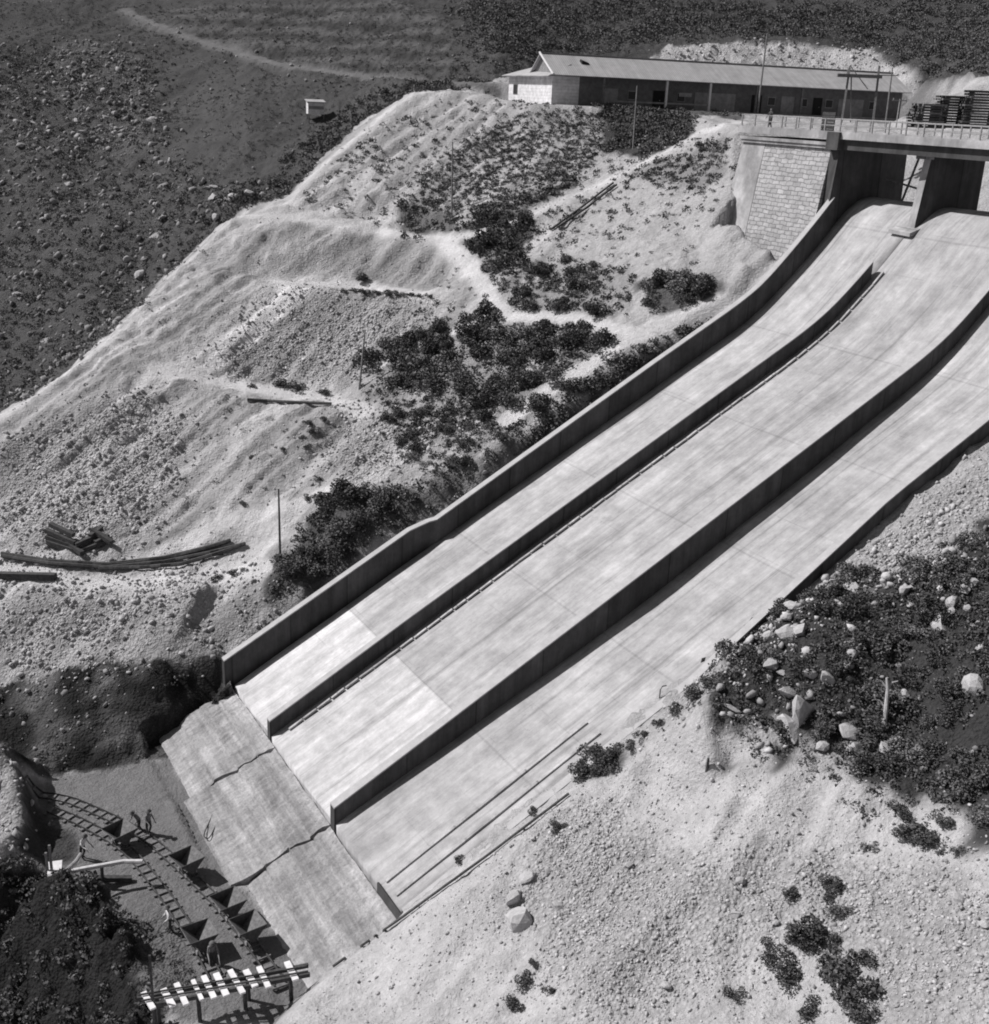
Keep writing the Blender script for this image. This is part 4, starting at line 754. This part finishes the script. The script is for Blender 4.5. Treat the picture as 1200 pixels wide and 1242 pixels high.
MB().bar(PZ(99, 1066, ZPIT+.6)-gb, PZ(160, 1066, ZPIT+.15)-gb, .3, .3).build('cross_beam', MAT['dark_timber'], sg)
# rope on the apron
rp = []
for px, py in ((261, 975), (257, 990), (249, 1008), (248, 1015), (254, 1016), (262, 1000), (264, 985)): rp.append(PZ(px, py, ZPIT+.16))
b0 = rp[0].copy(); o = MB().tube([p-b0 for p in spline(rp, 4)], .035, 5).build('rope', MAT['tar']); o.location = b0; tag(o, 'thin dark rope lying in a loop at the foot of the concrete apron', 'rope')
# ------------------------------------------------------------------ people
def person(loc, rz, lab, bend=0., hat=True, arm=(.25, .25), shirt='shirt', stride=.12, sc=1.0):
    V = []; E = []; R = []
    def v(p, r, par=None):
        V.append(p); R.append(r); 
        if par is not None: E.append((par, len(V)-1))
        return len(V)-1
    cb, sb = math.cos(bend), math.sin(bend); hip = .93
    def up(z, y=0, x=0): h = z-hip; return (x, y*cb-h*sb, hip+h*cb+y*sb)
    pel = v((0, 0, hip), .15); w = v(up(1.12), .135, pel); ch = v(up(1.33), .165, w); nk = v(up(1.48), .06, ch); v_h = v(up(1.56, -.01), .075, nk); hd = v(up(1.66, -.02), .10, v_h); v(up(1.74, -.01), .07, hd); v(up(1.62, -.11), .025, hd)
    for s, sw in ((-1, arm[0]), (1, arm[1])):
        sh = v(up(1.42, 0, s*.19), .065, ch); el = v(up(1.15, -.05-sw*.2, s*.26), .048, sh); wr = v(up(.95+sw*.25, -.1-sw*.6, s*.25), .033, el); pm = v(up(.88+sw*.27, -.12-sw*.7, s*.25), .036, wr)
        for k in range(5): a = v(up(.85+sw*.28, -.10-sw*.74-.02*k, s*(.235+.008*k)), .010, pm); v(up(.80+sw*.28-.006*k, -.11-sw*.78-.02*k, s*(.235+.008*k)), .009, a)
        kn = v((s*.10, -s*stride*.5, .50), .075, v((s*.10, 0, .88), .105, pel)); an = v((s*.11, s*stride*.9, .09), .05, kn); v((s*.12, s*stride*.9-.16, .04), .042, an)
    me = bpy.data.meshes.new('person'); me.from_pydata(V, E, []); o = bpy.data.objects.new('person', me); COL.objects.link(o)
    md = o.modifiers.new('skin', 'SKIN'); md.use_smooth_shade = True; o.modifiers.new('sub', 'SUBSURF').levels = 1
    for i, r in enumerate(R): me.skin_vertices[0].data[i].radius = (r, r)
    me.skin_vertices[0].data[0].use_root = True
    bpy.context.view_layer.update(); dg = bpy.context.evaluated_depsgraph_get(); nm = bpy.data.meshes.new_from_object(o.evaluated_get(dg)); o.modifiers.clear(); o.data = nm; nm.name = 'person'
    nm.materials.clear(); [nm.materials.append(MAT[k]) for k in (shirt, 'trousers', 'skin')]
    ir = lambda c: (c.z-hip)*cb-c.y*sb+hip if c.z > hip-.02 or bend else c.z
    for p in nm.polygons:
        c = p.center; z = ir(c); p.material_index = 2 if (z > 1.46) or (abs(c.x) > .2 and z < 1.0+max(arm)*.2 and z > .7) else (1 if z < .98 else 0)
    if hat:
        top = np.array(up(1.73, -.02)); hm = MB(); n = 14; ax = np.array([0, -sb, cb])
        rings = []
        for h, r in ((-.02, .19), (0, .19), (.005, .115), (.10, .095), (.13, .05)): rings.append([top+ax*h+np.array([math.cos(2*math.pi*k/n)*r, math.sin(2*math.pi*k/n)*r*cb, math.sin(2*math.pi*k/n)*r*sb]) for k in range(n)])
        hm.sweep(rings); hm.build('hat', MAT['hat'], o, True)
    o.location = loc; o.rotation_euler = (0, 0, rz); o.scale = (sc,)*3; tag(o, lab, 'person'); return o
_t = onS(934, 152, 53.9)[0]
person(L2W(_t, 53.9, ZD+.004), ROT+.2, 'person in dark clothes standing at the railing near the left end of the bridge', 0, False, shirt='trousers')
def onpit(px, py): p = floorpt(px, py); p[2] = float(Hs(p[0], p[1])); return p
person(onpit(169, 1008), -.6, 'person bending forward, left one of the pair by the rail switch', .55, True, (.9, .9))
person(onpit(181, 1012), .9, 'person standing upright, right one of the pair by the rail switch', .08, True, (.5, .3))
person(onpit(101, 1042), 1.2, 'person in a pale shirt beside the staging at the left of the pit', .3, True, (.7, .6), 'pale_timber')
person(onpit(258, 1170), .4, 'person stooping with bent arms beside the lowest tip wagon', .45, True, (.9, 1.0))
person(onpit(207, 1132), -1.0, 'person in a light shirt standing by the rubble heap in the pit', .1, True, (.3, .4), 'pale_timber')
# ------------------------------------------------------------------ rocks
def ico(sub, jit, seed, cut=(.4, .8)):
    bm = bmesh.new(); bmesh.ops.create_icosphere(bm, subdivisions=sub, radius=1); rg = np.random.default_rng(seed)
    V = np.array([v.co[:] for v in bm.verts]); Fc = [tuple(v.index for v in f.verts) for f in bm.faces]; bm.free()
    for _ in range(7):                                       # flat facets: clip by a few planes
        n = rg.normal(size=3); n /= np.linalg.norm(n); d = rg.uniform(*cut); k = V@n-d; V = V-np.outer(np.maximum(k, 0), n)
    V = V*(1+rg.normal(size=(len(V), 1))*jit)*np.array([1, rg.uniform(.65, 1), rg.uniform(.5, .8)]); return V, Fc
def rotm(n, rg):
    q = rg.normal(size=(n, 4)); q /= np.linalg.norm(q, axis=1)[:, None]; w, x, y, z = q.T
    return np.stack([np.stack([1-2*(y*y+z*z), 2*(x*y-z*w), 2*(x*z+y*w)], -1), np.stack([2*(x*y+z*w), 1-2*(x*x+z*z), 2*(y*z-x*w)], -1), np.stack([2*(x*z-y*w), 2*(y*z+x*w), 1-2*(x*x+y*y)], -1)], 1)
def rand_in(pg, n, rg):
    out = np.zeros((0, 2)); lo, hi = pg.min(0), pg.max(0)
    while len(out) < n:
        c = rg.uniform(lo, hi, (n*3+50, 2)); out = np.concatenate([out, c[inside(c[:, 0], c[:, 1], pg)]])
    return out[:n]
def onpath(x, y):
    i = np.clip(np.searchsorted(GX, x)-1, 0, len(GX)-2); j = np.clip(np.searchsorted(GY, y)-1, 0, len(GY)-2); return np.isin(CLS[j, i], (3, 4))
def onchute(x, y):
    t = (x-O[0])*TB[0]+(y-O[1])*TB[1]; s = (x-O[0])*SU[0]+(y-O[1])*SU[1]; return (t > -2.2) & (t < 28.2) & (s > -7.5) & (s < 64)
def bigmesh(name, V, Q, mat, k):                             # k verts per face
    me = bpy.data.meshes.new(name); me.vertices.add(len(V)); me.vertices.foreach_set('co', V.astype(np.float32).ravel()); me.loops.add(Q.size); me.loops.foreach_set('vertex_index', Q.ravel().astype(np.int32))
    me.polygons.add(len(Q)); me.polygons.foreach_set('loop_start', np.arange(0, Q.size, k, dtype=np.int32)); me.update(); me.validate(); me.materials.append(mat); o = bpy.data.objects.new(name, me); COL.objects.link(o); return o
ROCKS = [ico(1, .19, i) for i in range(7)]
def scatter_rocks(name, spec, mat, seed, lab, cat):
    rg = np.random.default_rng(seed); VV = []; QQ = []; n0 = 0
    for reg, n, smin, smax in spec:
        xy = rand_in(PG[reg] if isinstance(reg, str) else reg, n, rg)+rg.normal(size=(n, 2))*1.3; xy = xy[fbm(xy[:, 0]/2.6, xy[:, 1]/2.6, 301, 3) > -.28+.3*rg.normal(size=n)]; xy = xy[~onchute(xy[:, 0], xy[:, 1])]; n = len(xy)
        sz = smin*(smax/smin)**(rg.random(n)**3.2); z = Hs(xy[:, 0], xy[:, 1])+sz*.18; R_ = rotm(n, rg); vi = rg.integers(0, len(ROCKS), n)
        for k, (V, Fc) in enumerate(ROCKS):
            s = np.where(vi == k)[0]
            if not len(s): continue
            P_ = np.einsum('nij,vj->nvi', R_[s], V)*sz[s][:, None, None]+np.stack([xy[s, 0], xy[s, 1], z[s]], -1)[:, None, :]
            q = np.array(Fc)[None]+(np.arange(len(s))*len(V))[:, None, None]+n0; VV.append(P_.reshape(-1, 3)); QQ.append(q.reshape(-1, 3)); n0 += len(s)*len(V)
    o = bigmesh(name, np.concatenate(VV), np.concatenate(QQ), mat, 3); return tag(o, lab, cat, kind='stuff')
reg_spoil = poly([(300, 268), (540, 296), (520, 400), (480, 540), (300, 665), (150, 690), (0, 655), (-40, 640), (-40, 520), (0, 510), (110, 436), (205, 350)])
reg_near = poly([(500, 1120), (700, 975), (850, 875), (1000, 945), (1220, 990), (1220, 1241), (345, 1241), (410, 1185)])
reg_bench = poly([(0, 660), (150, 695), (300, 668), (325, 710), (240, 780), (130, 795), (0, 820)])
reg_upper = poly([(360, 245), (455, 155), (560, 118), (720, 140), (880, 170), (880, 260), (700, 300), (560, 290), (430, 265)])
reg_nst = poly([(880, 790), (960, 722), (1060, 690), (1200, 640), (1200, 690), (1060, 750), (960, 800), (1000, 900), (940, 915), (900, 870)])
scatter_rocks('rubble', [('rubble_near', 10000, .045, .17), (reg_near, 3200, .05, .16), (reg_nst, 700, .1, .5), ('rubble_right', 1800, .08, .3), ('rubble_heap', 2400, .09, .3), ('rubble_low', 3000, .09, .36), ('rubble_mid', 1200, .09, .3), (reg_spoil, 2600, .05, .2), (reg_bench, 2200, .08, .36), (reg_upper, 2600, .07, .3), ('lit_rock', 260, .1, .5), ('cliff_rim', 900, .1, .4), ('bank_cut', 700, .15, .5), ('v_low', 500, .1, .35)], MAT['rock'], 11, 'pale broken stone strewn over the spoil slopes', 'rubble')
reg_hill = poly([(-30, 2), (560, 2), (600, 90), (560, 106), (500, 110), (440, 146), (396, 186), (348, 238), (286, 254), (200, 336), (112, 421), (50, 474), (0, 499), (-60, 520)])
reg_left = poly([(-30, 60), (190, 60), (210, 200), (330, 235), (286, 254), (200, 336), (112, 421), (50, 474), (0, 499), (-30, 510)])
scatter_rocks('hill_stones', [('scree', 900, .15, .7), (reg_left, 5200, .1, .7), (reg_hill, 900, .1, .5), ('near_scrub', 500, .08, .34), ('cliff', 260, .12, .4)], MAT['rock2'], 12, 'grey stones scattered over the dark hillside', 'stones')
BR = []
for i in range(4):
    V, Fc = ico(2, .035, 40+i, (.3, .62)); V = V*1.25; me = bpy.data.meshes.new('boulder'); me.from_pydata(V.tolist(), [], Fc); me.materials.append(MAT['boulder']); BR.append(me)
def boulder(px, py, r, lab, group=None, i=0, flat=1.0, p=None):
    p = GR(px, py) if p is None else p; o = bpy.data.objects.new('boulder', BR[i % 4]); COL.objects.link(o); o.location = (p[0], p[1], p[2]+r*.08); o.rotation_euler = (random.uniform(-.5, .5), random.uniform(-.5, .5), random.uniform(0, 6)); o.scale = (r, r*random.uniform(.8, 1.1), r*flat); return tag(o, lab, 'boulder', group)
boulder(627, 1115, .95, 'largest pale boulder on the near bank right of the spillway foot', None, 0); boulder(624, 1093, .5, 'pointed pale boulder just above the largest one on the near bank', None, 1)
boulder(637, 1064, .45, 'pale boulder higher up the near bank, closest to the spillway edge', None, 2)
boulder(1180, 838, .75, 'rounded grey boulder among dark shrubs at the right edge', None, 3); boulder(955, 843, .6, 'pale slab boulder at the left side of the dark shrub slope', None, 1, .7)
boulder(978, 865, 1.0, 'tall weathered rock face in the middle of the dark shrub slope', None, 0, 1.5); boulder(960, 885, .8, 'weathered rock just below the tall rock face on the shrub slope', None, 2, 1.1)
boulder(995, 908, .45, 'left one of the row of white boulders at the foot of the shrub slope', None, 3); boulder(1042, 913, .6, 'middle one of the row of white boulders at the foot of the shrub slope', None, 0); boulder(1072, 912, .5, 'right one of the row of white boulders at the foot of the shrub slope', None, 1, .7)
boulder(890, 860, .4, 'small white boulder at the top left tip of the shrub slope', None, 2, .6); boulder(1035, 890, .8, 'long flat white slab in front of a dark hollow on the shrub slope', None, 3, .35)
rg = np.random.default_rng(77)
for x, y in rand_in(poly([(905, 790), (960, 735), (1110, 700), (1205, 650), (1205, 860), (1080, 840), (940, 830)]), 36, rg):
    boulder(0, 0, rg.uniform(.25, .7), 'pale boulder half hidden among the dark shrubs right of the spillway', 'boulders among the shrubs', int(rg.integers(4)), .8, np.array([x, y, float(Hs(x, y))]))
for x, y in rand_in(poly([(0, 120), (190, 100), (230, 260), (110, 410), (0, 480)]), 34, rg):
    o = boulder(0, 0, rg.uniform(.5, .95), 'pale boulder lying on the dark hillside at the left', 'boulders on the hillside', int(rg.integers(4)), .7, np.array([x, y, float(Hs(x, y))]))
for x, y in rand_in(PG['rubble_near'], 18, rg):
    boulder(0, 0, rg.uniform(.2, .34), 'pale boulder in the coarse rubble of the near bank', 'boulders in the near rubble', int(rg.integers(4)), .8, np.array([x, y, float(Hs(x, y))]))
for x, y in rand_in(poly([(150, 240), (210, 215), (330, 230), (280, 256), (240, 300)]), 10, rg):
    boulder(0, 0, rg.uniform(.6, 1.1), 'pale boulder where the hillside meets the top of the spoil heap', 'boulders at the hill foot', int(rg.integers(4)), .7, np.array([x, y, float(Hs(x, y))]))
# ------------------------------------------------------------------ shrubs
def shrub_mesh(seed, mat, n=900, leaf=.085):
    rg = np.random.default_rng(seed); lobes = [(rg.normal(size=3)*np.array([.42, .42, .16])+np.array([0, 0, .45]), rg.uniform(.34, .58)) for _ in range(6)]
    C = []
    while len(C) < n:
        c, r = lobes[rg.integers(6)]; d = rg.normal(size=3); d /= np.linalg.norm(d); p = c+d*r*rg.uniform(.55, 1.05)
        if p[2] > -.02: C.append(p)
    C = np.array(C); R_ = rotm(n, rg); s = rg.uniform(.6, 1.25, n)*leaf; q = np.array([(-.5, -.35, 0), (.5, -.25, .15), (.55, .3, 0), (-.35, .4, -.1)])
    V = np.einsum('nij,vj->nvi', R_, q)*s[:, None, None]*1.5+C[:, None, :]; me = bpy.data.meshes.new('shrub'); me.from_pydata(V.reshape(-1, 3).tolist(), [], np.arange(n*4).reshape(n, 4).tolist()); me.materials.append(mat)
    return me
SH = [shrub_mesh(100+i, MAT['leaf']) for i in range(6)]+[shrub_mesh(120+i, MAT['leaf2'], 700) for i in range(2)]
NSH = 0
def shrub(p, r, lab, group=None, i=0, hz=1.0):
    global NSH; NSH += 1
    o = bpy.data.objects.new('shrub', SH[i % len(SH)]); COL.objects.link(o); o.location = (p[0], p[1], p[2]-.05*r); o.rotation_euler = (0, 0, random.uniform(0, 6.28)); o.scale = (r, r*random.uniform(.85, 1.15), r*hz); return tag(o, lab, 'shrub', group)
FG = [(957, 1086, .5), (1012, 1080, .6), (1008, 1092, .45), (1020, 1108, .55), (983, 1134, .95), (985, 1150, .5), (963, 1148, .5), (1015, 1146, .5), (937, 1166, .65), (952, 1183, .8), (1003, 1176, .75), (1030, 1195, 1.2), (1045, 1172, .7), (1034, 1218, .8), (885, 1209, .45), (980, 1228, .6), (1046, 1240, .55), (625, 1222, .5), (633, 1190, .5), (668, 1206, .35), (1052, 1032, .4), (648, 1172, .3)]
for i, (x, y, r) in enumerate(FG):
    lab = 'dark low shrub growing alone in the pale rubble of the near mound'; g = 'shrubs on the near mound'
    if i == 11: lab, g = 'largest dark shrub on the near mound, in the clump at lower right', None
    if i == 14: lab, g = 'small dark shrub at the bottom edge, farthest left of the near mound clump', None
    shrub(GR(x, y), r, lab, g, i % 6, .8)
for i, (x, y, r) in enumerate([(700, 938, .9), (722, 925, 1.0), (742, 915, .9), (730, 940, .6), (765, 906, .5), (678, 1004, .45), (558, 1045, .35), (648, 985, .35), (676, 1010, .4), (862, 828, .7), (843, 848, .7), (820, 864, .55), (800, 882, .5), (780, 895, .45)]):
    shrub(GR(x, y), r, 'dark shrub at the lower right edge of the spillway', 'shrubs along the spillway edge', i % 6, .8)
for i, (x, y, r) in enumerate([(1115, 1018, .9), (1130, 1022, .8), (1100, 1012, .7), (1095, 985, .6), (1150, 1000, .5), (1165, 1035, .4)]):
    shrub(GR(x, y), r, 'dark shrub on the rubble below the large shrub slope', 'shrubs below the shrub slope', i % 6, .6)
rg = np.random.default_rng(5)
for x, y in rand_in(PG['near_scrub'], 78, rg): shrub((x, y, float(Hs(x, y))), rg.uniform(.55, 1.15), 'dense dark shrub on the shaded slope right of the spillway', 'shrubs right of the spillway', int(rg.integers(8)), .75)
for nm, n, lo, hi, lab, gr in [('v_dense', 84, .8, 1.6, 'big bushy shrub in the dense thicket in the middle of the slope', 'shrubs of the thicket'), ('v_wallside', 16, .8, 1.5, 'dark shrub in the hollow behind the lower spillway wall', 'shrubs behind the spillway wall'), ('v_tri', 18, .8, 1.5, 'dark shrub in the triangle of scrub between the footpaths', 'shrubs between the footpaths'),
                               ('v_path', 22, .6, 1.3, 'dark shrub below the triangle of scrub beside the footpath', 'shrubs below the footpath'), ('v_cone', 12, .7, 1.4, 'dark shrub at the foot of the rubble cone below the stone abutment', 'shrubs below the stone abutment'), ('v_low', 22, .4, .9, 'small dark shrub on the stony ground below the thicket', 'shrubs below the thicket')]:
    for x, y in rand_in(PG[nm], n, rg):
        if not onchute(np.array([x]), np.array([y]))[0] and not onpath(np.array([x]), np.array([y]))[0]: shrub((x, y, float(Hs(x, y))), rg.uniform(lo, hi), lab, gr, int(rg.integers(8 if nm != 'v_tri' else 6)), .9)
for i, (x, y, r) in enumerate([(372, 515, .5), (380, 524, .55), (366, 532, .4), (372, 543, .4), (392, 510, .45), (305, 556, .35), (342, 546, .35), (388, 583, .4), (375, 607, .5), (295, 613, .45), (283, 698, .5), (263, 703, .45), (305, 470, .4), (345, 468, .9), (362, 472, .8), (395, 478, .7), (440, 340, .9)]):
    shrub(GR(x, y), r, 'small dark shrub standing singly on the pale spoil heap', 'shrubs on the spoil heap', i % 6, .8)
print('shrubs', NSH)
def scrub(name, spec, mat, seed, lab, cat, leaf):
    rg = np.random.default_rng(seed); VV = []; q = np.array([(-.5, -.4, 0), (.5, -.3, .2), (.55, .35, 0), (-.4, .45, -.1)])
    for reg, n, rmin, rmax, k in spec:
        k = int(k*2); xy = rand_in(PG[reg] if isinstance(reg, str) else reg, n, rg)+rg.normal(size=(n, 2))*(2.2 if name == 'hill_scrub' else .5); xy = xy[fbm(xy[:, 0]/3.5, xy[:, 1]/3.5, 401, 3) > -.3+.3*rg.normal(size=n)]; xy = xy[~onchute(xy[:, 0], xy[:, 1]) & ~onpath(xy[:, 0], xy[:, 1])]; n = len(xy); r = rg.uniform(rmin, rmax, n); z = Hs(xy[:, 0], xy[:, 1])
        d = rg.normal(size=(n, k, 3)); d /= np.linalg.norm(d, axis=2)[..., None]; d[..., 2] = np.abs(d[..., 2])*.8; c = np.stack([xy[:, 0], xy[:, 1], z], -1)[:, None, :]+d*r[:, None, None]*rg.uniform(.3, 1, (n, k, 1))
        s = (leaf*.62*np.clip(r*2, .5, 1.6))[:, None]*rg.uniform(.7, 1.4, (n, k)); R_ = rotm(n*k, rg); VV.append((np.einsum('nij,vj->nvi', R_, q)*s.reshape(-1)[:, None, None]+c.reshape(-1, 3)[:, None, :]).reshape(-1, 3))
    V = np.concatenate(VV); return tag(bigmesh(name, V, np.arange(len(V)).reshape(-1, 4), mat, 4), lab, cat, kind='stuff')
reg_top = poly([(560, 2), (1210, 2), (1210, 84), (1130, 92), (1112, 70), (1050, 50), (920, 42), (800, 46), (740, 58), (620, 90), (600, 90)])
reg_edge = poly([(200, 330), (286, 258), (350, 238), (396, 188), (440, 148), (500, 112), (600, 108), (600, 96), (500, 98), (420, 130), (350, 190), (280, 235), (190, 300)])
reg_mid = poly([(440, 480), (520, 350), (600, 300), (760, 250), (880, 230), (860, 330), (760, 400), (640, 520), (520, 590), (400, 600)])
scrub('scrub', [(reg_edge, 700, .4, 1.0, 14), ('v_upper', 2300, .18, .46, 16), ('v_shed', 800, .3, .8, 16), ('v_path', 160, .25, .6, 16), ('v_low', 260, .2, .5, 16), ('v_strip', 260, .3, .7, 16), ('v_tri', 140, .3, .7, 16), ('v_dense', 420, .3, .8, 16), ('v_wallside', 180, .3, .7, 16), ('near_scrub', 1300, .2, .5, 18), (reg_upper, 1000, .2, .6, 16), ('b1', 170, .3, .8, 18), ('b2', 170, .3, .8, 18), ('b3', 200, .25, .7, 16), ('b4', 340, .25, .7, 18), ('b6', 260, .2, .6, 16), ('trench_bank', 230, .2, .55, 16), ('outcrop', 500, .3, .7, 22), ('bench_face_low', 60, .15, .35, 12), (reg_mid, 320, .15, .4, 12), (reg_hill, 2600, .2, .5, 10), (reg_left, 900, .3, .7, 12), ('terrace', 200, .2, .6, 14), ('cliff', 60, .2, .5, 12), ('spoil_in_pit', 40, .15, .35, 14)], MAT['leaf'], 21, 'dark low scrub covering the slopes around the spillway', 'scrub', .2)
scrub('hill_scrub', [(reg_left, 4600, .22, .65, 12), (reg_hill, 5200, .15, .45, 8), (reg_top, 3400, .5, 1.3, 16), ('near_scrub', 350, .2, .5, 12), ('v_dense', 150, .3, .7, 14)], MAT['leaf3'], 22, 'grey green low scrub covering the hillside behind the works', 'scrub', .2)
for i in range(9):
    f_ = i/8; shrub(GR(418+105*f_, 354+7*f_), random.uniform(.45, .75), 'dark shrub in the low row along the edge of the second bench', 'row of shrubs on the second bench', i % 6, .7)
# dead tree on the shrub slope
b = GR(1072, 884); dt = thing('dead_tree', 'bare bleached dead tree in the dark hollow of the shrub slope', 'tree', b); zc = (b-CAM)@fw; tr_ = [np.zeros(3), P(1075, 860, zc)-b, P(1077, 836, zc)-b, P(1076, 822, zc)-b]
MB().tube([tr_[0]-np.array([0, 0, .3])]+tr_[1:], [.14, .12, .09, .06, .03][:4], 8).build('trunk', MAT['bark'], dt)
for a, t in ((1, (1062, 848)), (2, (1090, 826)), (2, (1064, 824))): MB().tube([tr_[a], (tr_[a]+P(*t, zc)-b)/2+np.array([0, .1, .1]), P(*t, zc)-b], [.05, .04, .02], 6).build('branch', MAT['bark'], dt)
